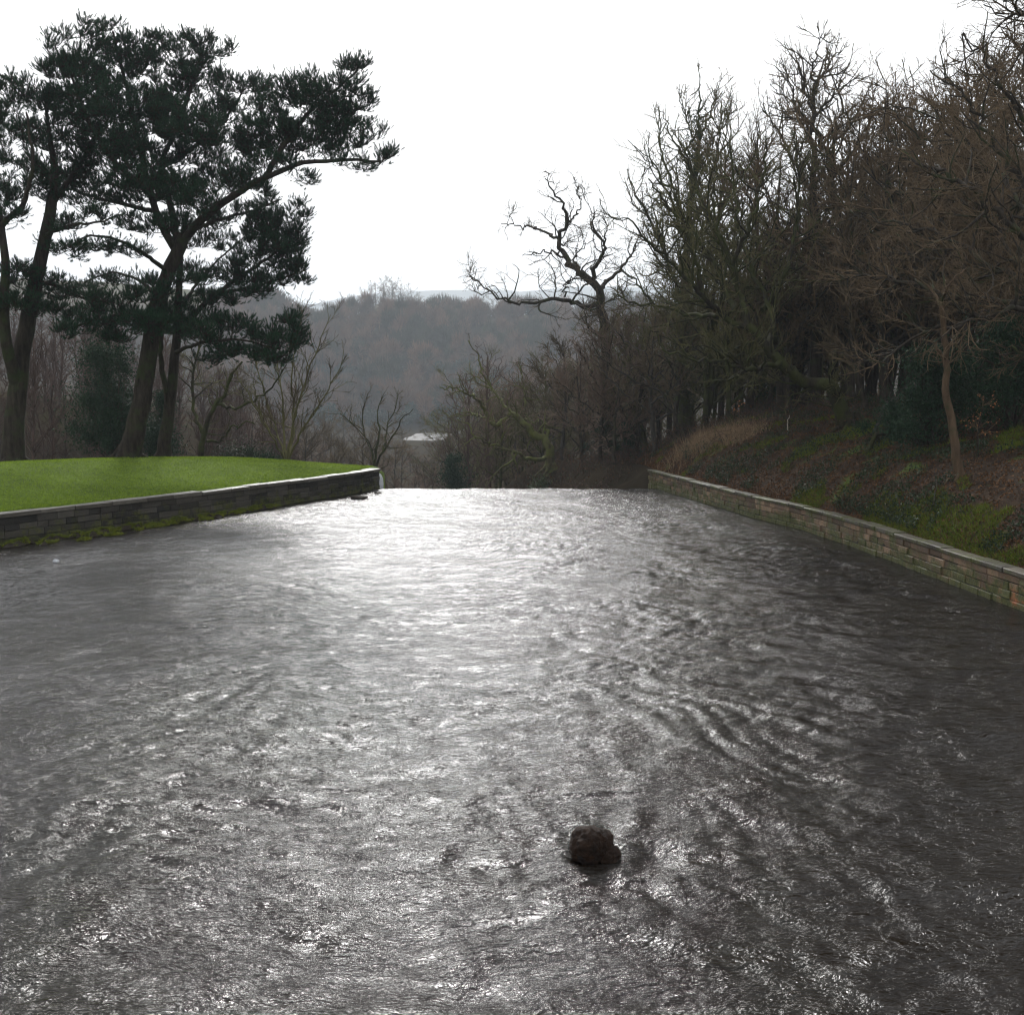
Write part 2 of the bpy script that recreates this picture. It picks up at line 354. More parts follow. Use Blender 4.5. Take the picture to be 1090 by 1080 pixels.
def build_river():
    ys = [-8.0]
    while ys[-1] < 53.6:
        y = ys[-1]; ys.append(y + (.4 if y < 5 else min(.16, .042 + .0016 * max(0, y - 7))))
    ys = np.array(ys); nr = len(ys)
    u = np.linspace(0, 1, 520)
    Yg, U = np.meshgrid(ys, u, indexing='ij')
    lo = np.maximum(xl(ys) - .2, -26)[:, None]; hi = (xr(ys) + .2)[:, None]
    X = lo + (hi - lo) * U
    wx = X + .7 * perlin(X * .35, Yg * .35, 21); wy = Yg + .7 * perlin(X * .35, Yg * .35, 22)
    H = .05 * perlin(wx * .35, wy * .55, 11) + .030 * perlin(wx * .9, wy * 1.6, 12)
    patchy = .35 + 1.0 * sstep(-.35, .45, perlin(wx * .16, wy * .22, 17))
    H += patchy * (.014 * (1 - 2.4 * np.abs(perlin(wx * 1.9, wy * 3.1, 13))) + .007 * (1 - 2.4 * np.abs(perlin(wx * 4.1 + wy, wy * 6.2, 14))))
    H += patchy * .0035 * perlin(wx * 8.0, wy * 12.0, 15)
    lines = [([(560, 650), (690, 720), (820, 765), (960, 800), (1075, 845)], .050), ([(660, 690), (760, 650), (900, 672)], .03),
             ([(520, 700), (620, 725), (740, 790), (830, 840)], .028), ([(840, 900), (930, 925), (1000, 985)], .05), ([(820, 985), (930, 1040), (1000, 1070)], .035),
             ([(640, 920), (720, 945), (800, 985)], .03), ([(300, 850), (420, 800), (560, 720)], .03), ([(200, 770), (330, 700), (420, 640)], .028),
             ([(250, 600), (380, 640), (560, 690)], .025), ([(420, 560), (520, 590), (700, 610)], .03), ([(560, 690), (660, 800), (700, 900)], .02),
             ([(330, 940), (480, 850), (600, 800)], .026), ([(620, 600), (760, 640), (950, 690)], .026), ([(60, 660), (160, 650), (260, 660)], .02)]
    for k, (ax, ay, wl, amp, cx, cy, rx, ry) in enumerate([(-.82, .57, .62, .020, -3.2, 14, 3.0, 6), (-.7, .71, .9, .022, -4.5, 22, 4, 8), (.86, .5, .55, .020, 3.6, 14, 3.2, 5), (.75, .66, .8, .022, 4.6, 21, 3.6, 7), (.9, .42, .4, .016, 2.6, 11, 1.6, 3), (-.9, .44, .42, .014, -1.8, 10.5, 2, 3), (.6, .8, .7, .018, 0, 18, 3, 6), (-.3, .95, 1.1, .022, -1.5, 32, 5, 9), (.4, .92, 1.2, .022, 3, 34, 5, 9)]):
        ph = (wx * ax + wy * ay) * 2 * pi / wl + 2.2 * perlin(X * .5, Yg * .4, 70 + k)
        w_ = np.exp(-((X - cx) / rx) ** 2 - ((Yg - cy) / ry) ** 2) * sstep(-.25, .35, perlin(X * .45, Yg * .35, 80 + k))
        H += .45 * amp * w_ * (np.sin(ph) + .35 * np.sin(2 * ph + .6))
    for k, (pp, a) in enumerate(lines):
        p = np.array([on_water(*q) for q in pp]); s, t = line_dist(X, Yg, p)
        s = s + .25 * perlin(X * .8, Yg * .8, 30 + k)
        env = np.sin(np.clip(t, 0, 1) * pi) ** .5 * (.55 + .9 * perlin(X * .6, Yg * .6, 50 + k))
        H += .5 * a * env * np.exp(-(s / .55) ** 2) * np.cos(s * 2 * pi / .62)
    # water parting round the boulder
    dx = X - ROCK[0]; dy = Yg - ROCK[1]; r = np.hypot(dx, dy)
    H += .035 * np.exp(-((r - .42) / .16) ** 2) * (dy < .3)
    v = np.abs(dx) - .28 - .30 * np.clip(dy, 0, 9)
    H += .025 * np.exp(-(v / .14) ** 2) * np.exp(-dy / 2.2) * (dy > 0)
    edge = np.minimum(X - lo, hi - X); H *= .35 + .65 * sstep(0, 1.5, edge)
    H -= .03
    # the lip and the fall beyond it
    t = np.linspace(0.05, 1, 36)
    ly = 53.6 + 9 * t; lz = -.06 - .02 - 6.2 * t ** 1.35
    YY = np.concatenate([Yg, np.repeat(ly[:, None], len(u), 1)]); 
    lo2 = np.interp(ly, [53.6, 56], [xl(53.6) - .2, -7.2])[:, None]; hi2 = np.full(len(ly), xr(53.6) + .2)[:, None]
    XX = np.concatenate([X, lo2 + (hi2 - lo2) * u[None, :]])
    lastH = H[-1][None, :]
    ZZ = np.concatenate([H, lz[:, None] + lastH * (1 - t)[:, None] + .03])
    return tag(MB().add(np.stack([XX, YY, ZZ], -1), grid_faces(*XX.shape)).build('river', M['water']), kind='structure')
build_river()
PZ = -13.1
pv = np.array([(-58, 374), (50, 374), (50, 486), (-58, 486)], float)
tag(MB().add(np.c_[pv, np.full(4, PZ)], [[0, 1, 2, 3]], False).build('pond', M['pond']), kind='structure')

# ------------------------------------------------------------------ walls
def smooth_line(pts, step=.25):
    p = np.array(pts, float); P = np.vstack([2 * p[0] - p[1], p, 2 * p[-1] - p[-2]]); out = []
    for i in range(1, len(P) - 2):
        n = max(2, int(np.linalg.norm(P[i + 1] - P[i]) / step))
        t = np.linspace(0, 1, n, endpoint=False)[:, None]
        a, b, c, d = P[i - 1], P[i], P[i + 1], P[i + 2]
        out.append(.5 * ((2 * b) + (c - a) * t + (2 * a - 5 * b + 4 * c - d) * t ** 2 + (3 * b - a - 3 * c + d) * t ** 3))
    return np.vstack(out + [p[-1:]])
def retaining(name, line, side, courses, cop_h, stone, cop, label, cw=.48, seed=1):
    """side +1: the ground lies to +x of the wall"""
    rng = np.random.default_rng(seed); p = smooth_line(line)
    s = np.r_[0, np.cumsum(np.linalg.norm(np.diff(p, axis=0), axis=1))]
    def at(d, off):
        x = np.interp(d, s, p[:, 0]); y = np.interp(d, s, p[:, 1]); e = .3
        tx = np.interp(d + e, s, p[:, 0]) - np.interp(d - e, s, p[:, 0]); ty = np.interp(d + e, s, p[:, 1]) - np.interp(d - e, s, p[:, 1])
        l = math.hypot(tx, ty) or 1; nx, ny = (ty / l, -tx / l)      # to the right of travel (+Y)
        return x + nx * off * side, y + ny * off * side
    root = empty(name, (*at(s[-1], 0), 0), label, 'wall')
    ox, oy = root.location.x, root.location.y
    def block(mb, blk, d0, d1, z0, z1, f, bk, ch, val, jit=.0):
        n = max(1, int((d1 - d0) / .9)); dd = np.linspace(d0, d1, n + 1); V = []
        for i, d in enumerate(dd):
            c = ch if i in (0, n) else 0
            dc = d + (ch if i == 0 else -ch if i == n else 0)
            r = [(d, f + ch, z0), (dc, f, z0 + ch), (dc, f, z1 - ch), (d, f + ch, z1), (d, bk, z1), (d, bk, z0)]
            for (q, o, z) in r:
                x, y = at(q, o + rng.normal(0, jit)); V.append((x - ox, y - oy, z + rng.normal(0, jit)))
        Fq = []
        for i in range(n):
            for j in range(6):
                a = i * 6 + j; b = i * 6 + (j + 1) % 6; Fq.append((a, a + 6, b + 6, b))
        nf = len(Fq)
        mb.add(V, Fq, False)
        base = np.arange(4); e = n * 6
        mb.f.append(np.array([[0, 1, 2, 3], [e + 3, e + 2, e + 1, e]]) + mb.n - len(V)); mb.sm.append(np.zeros(2, bool)); mb.mi.append(np.zeros(2, np.int32))
        mb.f.append(np.array([[0, 3, 4, 5], [e + 5, e + 4, e + 3, e]]) + mb.n - len(V)); mb.sm.append(np.zeros(2, bool)); mb.mi.append(np.zeros(2, np.int32))
        blk.append(np.full(len(V), val))
    mb = MB(); blk = []
    z = courses[0]
    for k in range(len(courses) - 1):
        z0, z1 = courses[k], courses[k + 1]; d = rng.uniform(-.4, 0)
        while d < s[-1]:
            l = rng.uniform(.38, 1.0); d1 = min(d + l, s[-1] - .005 * k)
            if d1 - max(d, 0) > .1: block(mb, blk, max(d, 0) + .006, d1 - .006, z0 + .006, z1 - .006, rng.normal(.015, .014) - .012 * k * 0, .30, .018, rng.uniform(), .006)
            d += l
    o = mb.build('masonry', M[stone], root)
    a = o.data.attributes.new('block', 'FLOAT', 'POINT'); a.data.foreach_set('value', np.concatenate(blk).astype(np.float32))
    core = MB(); dd = np.arange(0, s[-1] - .05, .6); V = []
    for d in np.r_[dd, s[-1] - .04]:
        for (off, zz) in ((.05, courses[0]), (.05, courses[-1] - .01), (.28, courses[-1] - .01), (.28, courses[0])):
            x, y = at(d, off); V.append((x - ox, y - oy, zz))
    n = len(V) // 4; Fq = [(i * 4 + j, (i + 1) * 4 + j, (i + 1) * 4 + (j + 1) % 4, i * 4 + (j + 1) % 4) for i in range(n - 1) for j in range(4)]
    Fq += [((n - 1) * 4 + 3, (n - 1) * 4 + 2, (n - 1) * 4 + 1, (n - 1) * 4)]
    core.add(V, Fq, False).build('core', M['mortar'], root)
    cm = MB(); blk = []; d = 0
    zt = courses[-1]
    while d < s[-1]:
        l = rng.uniform(1.1, 1.7); d1 = min(d + l, s[-1] + .03)
        if s[-1] - d1 < .5: d1 = s[-1] + .03
        wide = cw + (.25 * float(sstep(s[-1] - 3.5, s[-1], d1)) if side < 0 else 0)
        block(cm, blk, d + .012, d1 - .012, zt + .003, zt + cop_h + rng.normal(0, .011), -.045 + rng.normal(0, .012), wide, .02, rng.uniform(), .005)
        d = d1
    o = cm.build('coping', M[cop], root)
    a = o.data.attributes.new('block', 'FLOAT', 'POINT'); a.data.foreach_set('value', np.concatenate(blk).astype(np.float32))
    return at, s[-1]
LWAT, LWLEN = retaining('stone_wall', WL, -1, [-.4, .16, .40, .62, .86], .15, 'left_stone', 'left_coping', 'low dark mossy stone wall with pale coping that holds back the green lawn', .5, 3)
RWAT, RWLEN = retaining('stone_wall', WR, 1, [-.4, .13, .34, .55, .74], .13, 'right_stone', 'coping', 'low brown sandstone wall with moss and rusty blocks below the wooded bank', .36, 4)

# ------------------------------------------------------------------ tube and branch machinery
def unit(v): return v / np.maximum(np.linalg.norm(v, axis=-1, keepdims=True), 1e-9)
def tubes(P, Rr, sides, mb, mi=0):
    """P (n,k,3), Rr (n,k)"""
    n, k, _ = P.shape
    if n == 0: return
    t = np.empty_like(P); t[:, 1:-1] = P[:, 2:] - P[:, :-2]; t[:, 0] = P[:, 1] - P[:, 0]; t[:, -1] = P[:, -1] - P[:, -2]
    t = unit(t); d = unit(P[:, -1] - P[:, 0])
    ref = np.where(np.abs(d[:, 2:3]) < .75, np.array([[0, 0, 1.0]]), np.array([[1.0, .3, 0]]))
    t0 = t[:, 0]; u0 = np.cross(t0, ref[:, 0] if ref.ndim == 3 else ref); bad = np.linalg.norm(u0, axis=1) < .1
    u0[bad] = np.cross(t0[bad], np.array([.31, .95, .05])); u = np.empty_like(t); u[:, 0] = unit(u0)
    for q in range(1, k):                                    # carry the ring's frame along the path, so bends do not pinch
        w_ = u[:, q - 1] - (u[:, q - 1] * t[:, q]).sum(1, keepdims=True) * t[:, q]; u[:, q] = unit(w_)
    w = np.cross(t, u)
    a = np.arange(sides) / sides * 2 * pi
    V = P[:, :, None, :] + Rr[:, :, None, None] * (np.cos(a)[None, None, :, None] * u[:, :, None, :] + np.sin(a)[None, None, :, None] * w[:, :, None, :])
    i = np.arange(n)[:, None, None] * k * sides + np.arange(k - 1)[None, :, None] * sides
    j = np.arange(sides)[None, None, :]; j2 = (j + 1) % sides
    f = np.stack([i + j, i + j2, i + sides + j2, i + sides + j], -1).reshape(-1, 4)
    mb.add(V.reshape(-1, 3), f, True, mi)
def grow(rng, S, D, Ln, K, wander, trop, sag=0.0):
    n = len(S); P = np.empty((n, K, 3)); P[:, 0] = S; d = unit(D); st = (Ln / (K - 1))[:, None]
    for k in range(1, K):
        d = unit(d + wander * rng.normal(size=(n, 3)) + np.array([0, 0, trop]) - np.array([0, 0, sag * k / K]))
        P[:, k] = P[:, k - 1] + d * st
    return P
def lengths(P): return np.linalg.norm(np.diff(P, axis=1), axis=2).sum(1)
def spawn(rng, P, Rr, dens, tmin, ang, ln, K, wander, trop, rad, tfall=.5, flat=0.0, sag=0.0, bias=None):
    """children of polylines P: dens per metre"""
    Lp = lengths(P); w = Lp * (1 - tmin); n = int(round(dens * w.sum()))
    if n == 0: return np.zeros((0, K, 3)), np.zeros((0, K))
    i = rng.choice(len(P), n, p=w / w.sum()); t = tmin + (1 - tmin) * rng.uniform(size=n) ** .9
    k = P.shape[1]; q = t * (k - 1); q0 = np.minimum(q.astype(int), k - 2); fr = (q - q0)[:, None]
    S = P[i, q0] * (1 - fr) + P[i, q0 + 1] * fr; tg = unit(P[i, q0 + 1] - P[i, q0])
    rr = Rr[i, q0] * (1 - fr[:, 0]) + Rr[i, q0 + 1] * fr[:, 0]
    rv = rng.normal(size=(n, 3)); rv[:, 2] *= (1 - flat)
    if bias is not None: rv = rv + np.asarray(bias)
    pr = unit(np.cross(np.cross(tg, rv), tg)); a = rng.uniform(ang[0], ang[1], n)[:, None]
    D = tg * np.cos(a) + pr * np.sin(a)
    Ln = rng.uniform(ln[0], ln[1], n) * (1 - tfall * t) * np.clip(Lp[i] / np.mean(Lp), .5, 1.3)
    C = grow(rng, S, D, Ln, K, wander, trop, sag)
    r0 = np.minimum(rr * .75, rad[0] * rng.uniform(.7, 1.2, n) * np.clip(Ln / np.mean(Ln), .6, 1.4)); r0 = np.maximum(r0, rad[1])
    tt = np.linspace(0, 1, K)[None, :]
    return C, r0[:, None] * (1 - tt) + rad[1] * tt
def limb(rng, pts, r0, r1, K=14, jit=.0, power=1.0):
    p = smooth_line(pts, .15); s = np.r_[0, np.cumsum(np.linalg.norm(np.diff(p, axis=0), axis=1))]
    q = np.linspace(0, s[-1], K); P = np.stack([np.interp(q, s, p[:, j]) for j in range(3)], 1)
    if jit: P[1:-1] += rng.normal(0, jit, (K - 2, 3))
    t = np.linspace(0, 1, K) ** power
    return P, r0 * (1 - t) + r1 * t
def flare(P, Rr, amt=.6, h=1.2):
    z = P[:, 2] - P[0, 2]; return Rr * (1 + amt * np.exp(-np.maximum(z, 0) / h * 2.2))

def roots(rng, base, r, n=6):
    Ls = []
    for k in range(n):
        a = k / n * 2 * pi + rng.uniform(-.3, .3); d = np.array([cos(a), sin(a), 0])
        Ls.append((np.array([base + d * r * .3 + [0, 0, r * 1.5], base + d * r * 1.0 + [0, 0, r * .55], base + d * r * 1.7 + [0, 0, .08], base + d * r * 2.4 + [0, 0, -.2]]), np.array([r * .34, r * .3, r * .2, r * .1])))
    return Ls

def assemble(name, limbs, levels, trunk_mat, twig_mat, rng, label=None, cat='tree', group=None, base=None, split=1, sides=(12, 6, 4, 3, 3), crown_name='crown', root_flare=True):
    """limbs: (P,R) world polylines of one K. levels: dicts for spawn. split: how many levels belong to the trunk part"""
    base = limbs[0][0][0].copy() if base is None else np.array(base, float)
    LP = np.stack([l[0] for l in limbs]) - base; LR = np.stack([l[1] for l in limbs])
    root = empty(name, base, label, cat, group)
    tm, cm = MB(), MB(); tubes(LP, LR, sides[0], tm)
    if root_flare:
        for (p, r) in roots(rng, np.zeros(3) + [0, 0, .12], LR[0, 0]): tubes(p[None], r[None], 6, tm)
    P, Q = LP, LR; outs = []
    for li, lv in enumerate(levels):
        lv = dict(lv); src = lv.pop('src', None)
        if src == 'all' and outs: 
            pass
        C, cr = spawn(rng, P, Q, **lv)
        tubes(C, cr, sides[min(li + 1, len(sides) - 1)], tm if li + 1 < split else cm)
        outs.append((C, cr)); P, Q = C, cr
    tm.build('trunk', trunk_mat, root)
    if cm.n: cm.build(crown_name, twig_mat, root)
    return root, outs

def leafcloud(mb, C, size, rng, up=.0, aspect=.55, mi=0):
    """a folded four-cornered leaf at each point"""
    n = len(C); d = unit(rng.normal(size=(n, 3)) + np.array([0, 0, up])); e = unit(np.cross(d, rng.normal(size=(n, 3)))); nn = np.cross(d, e)
    s = (size * rng.uniform(.6, 1.3, n))[:, None]
    a = C - d * s * .5; b = C + e * s * aspect * .5 + nn * s * .12; c = C + d * s * .5; f = C - e * s * aspect * .5 + nn * s * .12
    V = np.stack([a, b, c, f], 1).reshape(-1, 3); i = np.arange(n)[:, None] * 4
    mb.add(V, np.concatenate([i + [[0, 1, 2]], i + [[0, 2, 3]]]), False, mi)
def blades(mb, C, h, w, rng, lean=.35, mi=0):
    n = len(C); a = rng.uniform(0, 2 * pi, n); hh = h * rng.uniform(.5, 1.3, n)
    sd = np.stack([np.cos(a), np.sin(a), np.zeros(n)], 1) * (w * .5)
    t = C + np.stack([rng.normal(0, lean, n) * hh, rng.normal(0, lean, n) * hh, hh], 1)
    V = np.stack([C - sd, C + sd, t], 1).reshape(-1, 3)
    mb.add(V, np.arange(3 * n).reshape(-1, 3), False, mi)

# ------------------------------------------------------------------ pines
def tuft_template(rng, n=32):
    V = []
    for k in range(n):
        t = k / n; a = k * 2.4; ax = np.array([0, 0, .02 + .20 * t]); el = .95 - .5 * t + rng.uniform(-.15, .15)
        d = np.array([cos(a) * sin(el), sin(a) * sin(el), cos(el)]); l = rng.uniform(.12, .18)
        sd = np.array([-sin(a), cos(a), 0]) * .0095
        V += [ax - sd, ax + sd, ax + d * l]
    return np.array(V)
def pine(name, label, limbs, blobs, seed, per=1.0, tufts=11, Yc=46):
    """blobs: (px, py, rx, ry, depth offset). each holds branch tips; each tip carries a spray of needle tufts"""
    rng = np.random.default_rng(seed); base = limbs[0][0][0].copy()
    root = empty(name, base, label, 'pine tree'); tm = MB(); LP = np.stack([l[0] for l in limbs]); LR = np.stack([l[1] for l in limbs])
    tubes(LP - base, LR, 14, tm)
    for (p, r) in roots(rng, np.array([0, 0, .1]), LR[0, 0] * .8, 7): tubes(p[None], r[None], 6, tm)
    skel = LP.reshape(-1, 3); skr = LR.ravel()
    ok = (skel[:, 2] > base[2] + 4.5)
    skel, skr = skel[ok], skr[ok]
    tips = []
    for (px, py, rx, ry, dy) in blobs:
        c = W(px, py, Yc + dy); sx, sz = rx / F * Yc, ry / F * Yc
        n = max(3, int(per * sx * sz * 9))
        q = unit(rng.normal(size=(n, 3))) * (rng.uniform(.1, 1, n) ** (1 / 2.2))[:, None]
        q[:, 2] = q[:, 2] * .8 + .1 * q[:, 2]
        tips.append(c + q * np.array([sx, max(sx, sz) * .95, sz]))
    tips = np.concatenate(tips)
    # order by distance to the skeleton; each tip hangs on the nearest wood already there
    d0 = np.array([np.min(np.linalg.norm(skel - t, axis=1)) for t in tips]); tips = tips[np.argsort(d0)]
    br = MB(); pts = [skel]; rads = [skr]; BP = []; BR = []
    K = 6
    for t in tips:
        allp = np.concatenate(pts); allr = np.concatenate(rads)
        dv = t - allp; d = np.linalg.norm(dv, axis=1) + 1.2 * np.maximum(0, allp[:, 2] - t[2])
        j = int(np.argmin(d)); a = allp[j]; ln = np.linalg.norm(t - a)
        if ln < .05: continue
        s = np.linspace(0, 1, K)[:, None]
        m = a + (t - a) * s + np.array([0, 0, -.16 * ln]) * (s * (1 - s) * 2.2) + rng.normal(0, .035 * ln, (K, 3)) * (s * (1 - s) * 4)
        r0 = min(allr[j] * .7, .016 + .017 * ln); r = r0 * (1 - s[:, 0]) + .012 * s[:, 0]
        BP.append(m); BR.append(r); pts.append(m[2:]); rads.append(r[2:])
    BP = np.array(BP) - base; BR = np.array(BR); big = BR[:, 0] > .035
    tubes(BP[big], BR[big], 6, tm); tubes(BP[~big], BR[~big], 4, tm)
    tm.build('trunk', M['pine_bark'], root)
    # sprays
    tp = np.repeat(BP[:, -1], tufts, 0); ax = unit(np.repeat(BP[:, -1] - BP[:, -3], tufts, 0))
    n = len(tp)
    # along the last half of each branch, and fanned about its end
    i = np.repeat(np.arange(len(BP)), tufts); u = rng.uniform(.35, 1, n); q = u * (K - 1); q0 = np.minimum(q.astype(int), K - 2); fr = (q - q0)[:, None]
    S = BP[i, q0] * (1 - fr) + BP[i, q0 + 1] * fr
    D = unit(ax * .7 + .75 * rng.normal(size=(n, 3)) * np.array([1, 1, .6]) + np.array([0, 0, .55]))
    ln = rng.uniform(.12, .5, n); E = S + D * ln[:, None]
    tw = np.stack([S, (S + E) / 2 + [0, 0, -.02], E], 1); tubes(tw, np.full((n, 3), .008), 3, br)
    D2 = unit(D + np.array([0, 0, .5]))
    tpl = [tuft_template(rng) for _ in range(4)]
    nd = MB(); sc_ = rng.uniform(.55, 1.05, n)
    uu = unit(np.cross(D2, rng.normal(size=(n, 3)))); vv = np.cross(D2, uu)
    for k in range(4):
        s = np.arange(n) % 4 == k; tt = tpl[k]
        V = E[s][:, None, :] + sc_[s][:, None, None] * (tt[None, :, 0:1] * uu[s][:, None, :] + tt[None, :, 1:2] * vv[s][:, None, :] + (tt[None, :, 2:3] - .1) * D2[s][:, None, :])
        V = V.reshape(-1, 3); nd.add(V, np.arange(len(V)).reshape(-1, 3), False)
    c = nd.build('crown', M['needle'], root); br.build('twigs', M['pine_bark'], c)
    return root

def WL3(pts, Y):
    """pixel path -> world; third value is a depth offset"""
    return np.array([W(p[0], p[1], Y + (p[2] if len(p) > 2 else 0)) for p in pts])
def plant(px, py, Y):
    p = W(px, py, Y); p[2] = Tz(p[0], p[1]) - .25; return p

def pine_limbs(rng, Y, specs):
    out = []
    for k, (pts, r0, r1) in enumerate(specs):
        p = WL3(pts, Y)
        if k == 0: p[0, 2] = Tz(p[0, 0], p[0, 1]) - .25
        P, q = limb(rng, p, r0, r1, 22, .02)
        if k == 0: q = flare(P, q, .35, 1.5)
        out.append((P, q))
    return out
rb = np.random.default_rng(41)
LB = pine_limbs(rb, 50, [
    ([(136, 490), (148, 440), (157, 385), (166, 330), (177, 295), (190, 266), (196, 250)], .50, .29),
    ([(188, 268), (172, 240), (160, 205), (150, 160), (138, 105, 1), (126, 60, 1), (120, 34, 1)], .20, .05),
    ([(193, 258), (224, 226, -1), (256, 204, -1.5), (282, 189, -2), (322, 174, -2), (364, 170, -2.5), (405, 172, -3)], .21, .05),
    ([(190, 262), (180, 215, 1), (172, 178, 1.5), (190, 130, 2), (205, 90, 2), (215, 55, 2)], .18, .05),
    ([(282, 189, -2), (305, 150, -2), (330, 118, -2.5), (355, 98, -3), (380, 75, -3)], .14, .04),
    ([(172, 178, 1.5), (215, 150, 2), (245, 120, 3), (260, 95, 3)], .13, .04),
    ([(160, 205), (120, 170, -2), (90, 120, -3), (72, 70, -3)], .16, .04),
    ([(165, 225), (120, 215, 2), (85, 205, 3), (50, 190, 4)], .12, .04),
    ([(180, 290), (140, 262, -3), (100, 250, -4), (75, 262, -5)], .12, .03),
    ([(200, 245), (240, 232, 3), (275, 222, 4), (300, 212, 5)], .13, .03),
    ([(163, 338), (130, 335, -2), (90, 345, -3), (60, 352, -4)], .11, .03),
    ([(170, 320), (150, 300, 3), (120, 290, 5), (90, 300, 6)], .12, .03)])
pine('pine_tree', 'tallest dark pine with a leaning thick trunk and one long limb reaching into the sky', LB, [
    (165, 345, 22, 14, -3.5), (214, 356, 18, 10, -3), (124, 360, 18, 7, -3), (150, 318, 18, 11, -3), (98, 328, 18, 7, -3), (320, 140, 26, 16, -2), (298, 142, 24, 14, -2), (350, 125, 24, 14, -2.5), (268, 142, 24, 14, -1), (335, 112, 16, 12, -2.5), (60, 240, 16, 7, 3), (118, 318, 26, 10, -3), (165, 310, 18, 9, -2), (150, 345, 30, 12, -3.5), (200, 300, 20, 10, -2), (150, 190, 30, 20, -3), (185, 205, 26, 18, -3), (215, 215, 22, 14, -4), (250, 190, 24, 14, -4), (130, 150, 30, 22, -3), (180, 240, 20, 10, -3), (290, 175, 22, 10, -4), (170, 120, 30, 24, -2), (100, 110, 26, 22, -4), (210, 140, 30, 20, -3), (72, 58, 20, 26, -3), (56, 72, 16, 16, -3), (98, 42, 14, 22, -2), (88, 88, 32, 24, -3), (125, 48, 20, 24, 1), (148, 62, 26, 24, 1), (118, 82, 30, 24, 1), (172, 52, 22, 18, 2),
    (200, 58, 22, 24, 2), (222, 52, 14, 18, 2), (180, 90, 36, 22, 2), (218, 82, 26, 20, 2), (244, 54, 8, 10, 3), (250, 92, 20, 12, 3),
    (90, 128, 34, 24, -2), (140, 118, 36, 28, 0), (185, 128, 36, 24, 1), (228, 118, 26, 20, 2), (110, 165, 36, 24, 0), (160, 165, 36, 24, 0), (205, 160, 30, 22, 1), (256, 122, 28, 16, 3),
    (275, 95, 18, 16, 3), (296, 98, 20, 18, -2), (288, 125, 22, 16, -2), (318, 102, 14, 22, -2), (332, 88, 12, 16, -3), (350, 104, 24, 18, -3), (372, 82, 16, 20, -3), (384, 72, 7, 12, -3), (384, 110, 14, 18, -3), (362, 128, 28, 14, -2.5),
    (340, 148, 30, 13, -2), (378, 146, 20, 16, -3), (398, 140, 10, 10, -3), (408, 166, 16, 10, -3), (380, 176, 22, 8, -3), (350, 160, 26, 10, -2), (300, 160, 26, 16, -1), (328, 192, 12, 8, -2), (270, 160, 24, 20, 0), (240, 160, 26, 20, 1),
    (90, 205, 34, 18, 2), (135, 205, 32, 22, 0), (178, 205, 32, 20, 1), (225, 195, 28, 20, 1), (265, 200, 24, 14, 0), (60, 195, 22, 14, 3), (150, 238, 26, 12, -1), (185, 240, 24, 14, 1), (230, 232, 26, 14, 3), (262, 226, 22, 12, 4), (286, 214, 16, 10, 5),
    (100, 262, 26, 9, -4), (140, 268, 22, 8, -3), (78, 268, 18, 9, -5), (110, 298, 26, 9, 5), (148, 300, 22, 10, 3), (85, 306, 14, 8, 6),
    (140, 340, 30, 13, -2), (105, 345, 24, 11, -3), (72, 352, 20, 9, -4), (178, 330, 26, 14, 0), (120, 362, 14, 6, -3)], 5, 4.2, 13, 50)
ra = np.random.default_rng(42)
LA = pine_limbs(ra, 49, [
    ([(14, 492), (15, 455), (19, 415), (24, 370), (33, 325), (42, 280), (50, 245), (55, 215)], .50, .24),
    ([(19, 412), (9, 375, -1), (4, 335, -1.5), (6, 290, -2), (2, 240, -2), (-8, 190, -2), (-14, 140, -2)], .30, .06),
    ([(55, 215), (58, 180), (52, 140), (48, 105)], .22, .05),
    ([(54, 218), (75, 190, 1), (92, 165, 1), (105, 140, 1)], .16, .04),
    ([(48, 250), (75, 240, -2), (105, 236, -3), (130, 228, -3)], .11, .03),
    ([(38, 300), (62, 305, 1), (90, 318, 2), (112, 320, 2)], .11, .03),
    ([(2, 240, -2), (25, 215, -3), (35, 170, -4), (28, 120, -4)], .14, .04),
    ([(4, 330, -1.5), (-30, 300, -2), (-60, 260, -2)], .14, .04)])
pine('pine_tree', 'dark pine with a forked upright trunk at the outer side of the lawn', LA, [
    (14, 100, 22, 20, -3), (42, 106, 20, 18, 0), (62, 112, 18, 16, 0), (18, 140, 26, 20, -3), (56, 145, 28, 20, 0), (92, 148, 22, 18, 1), (30, 178, 28, 18, -2), (72, 180, 28, 16, 1), (8, 205, 22, 14, -2), (45, 205, 20, 12, 0),
    (105, 232, 22, 8, -3), (70, 240, 16, 8, -2), (12, 232, 18, 9, -3), (15, 288, 20, 12, -2), (50, 262, 12, 8, 0), (40, 300, 28, 12, 0), (75, 312, 26, 10, 1), (104, 320, 16, 7, 2), (14, 322, 26, 14, -2), (50, 330, 26, 11, 0), (78, 338, 16, 8, 1),
    (-20, 130, 26, 24, -2), (-40, 180, 30, 26, -2), (-30, 240, 28, 18, -2), (-55, 270, 30, 20, -2), (-20, 310, 26, 14, -2)], 6, 4.4, 13, 49)
rc_ = np.random.default_rng(43)
LC = pine_limbs(rc_, 53, [
    ([(173, 490), (178, 450), (184, 405), (188, 360), (190, 320), (191, 285), (194, 255), (200, 225)], .34, .10),
    ([(180, 440), (174, 400, -.5), (171, 370, -1), (176, 330, -1), (180, 300, -1)], .15, .08),
    ([(188, 362), (208, 334, 1), (232, 312, 1), (262, 290, 1), (295, 268, 0), (318, 250, 0)], .17, .04),
    ([(232, 312, 1), (268, 306, -1), (300, 296, -1), (325, 288, -1)], .10, .03),
    ([(186, 375), (215, 365, -3), (255, 362, -4), (298, 372, -5)], .11, .03),
    ([(190, 330), (215, 295, 3), (240, 270, 4), (262, 250, 4)], .10, .03)])
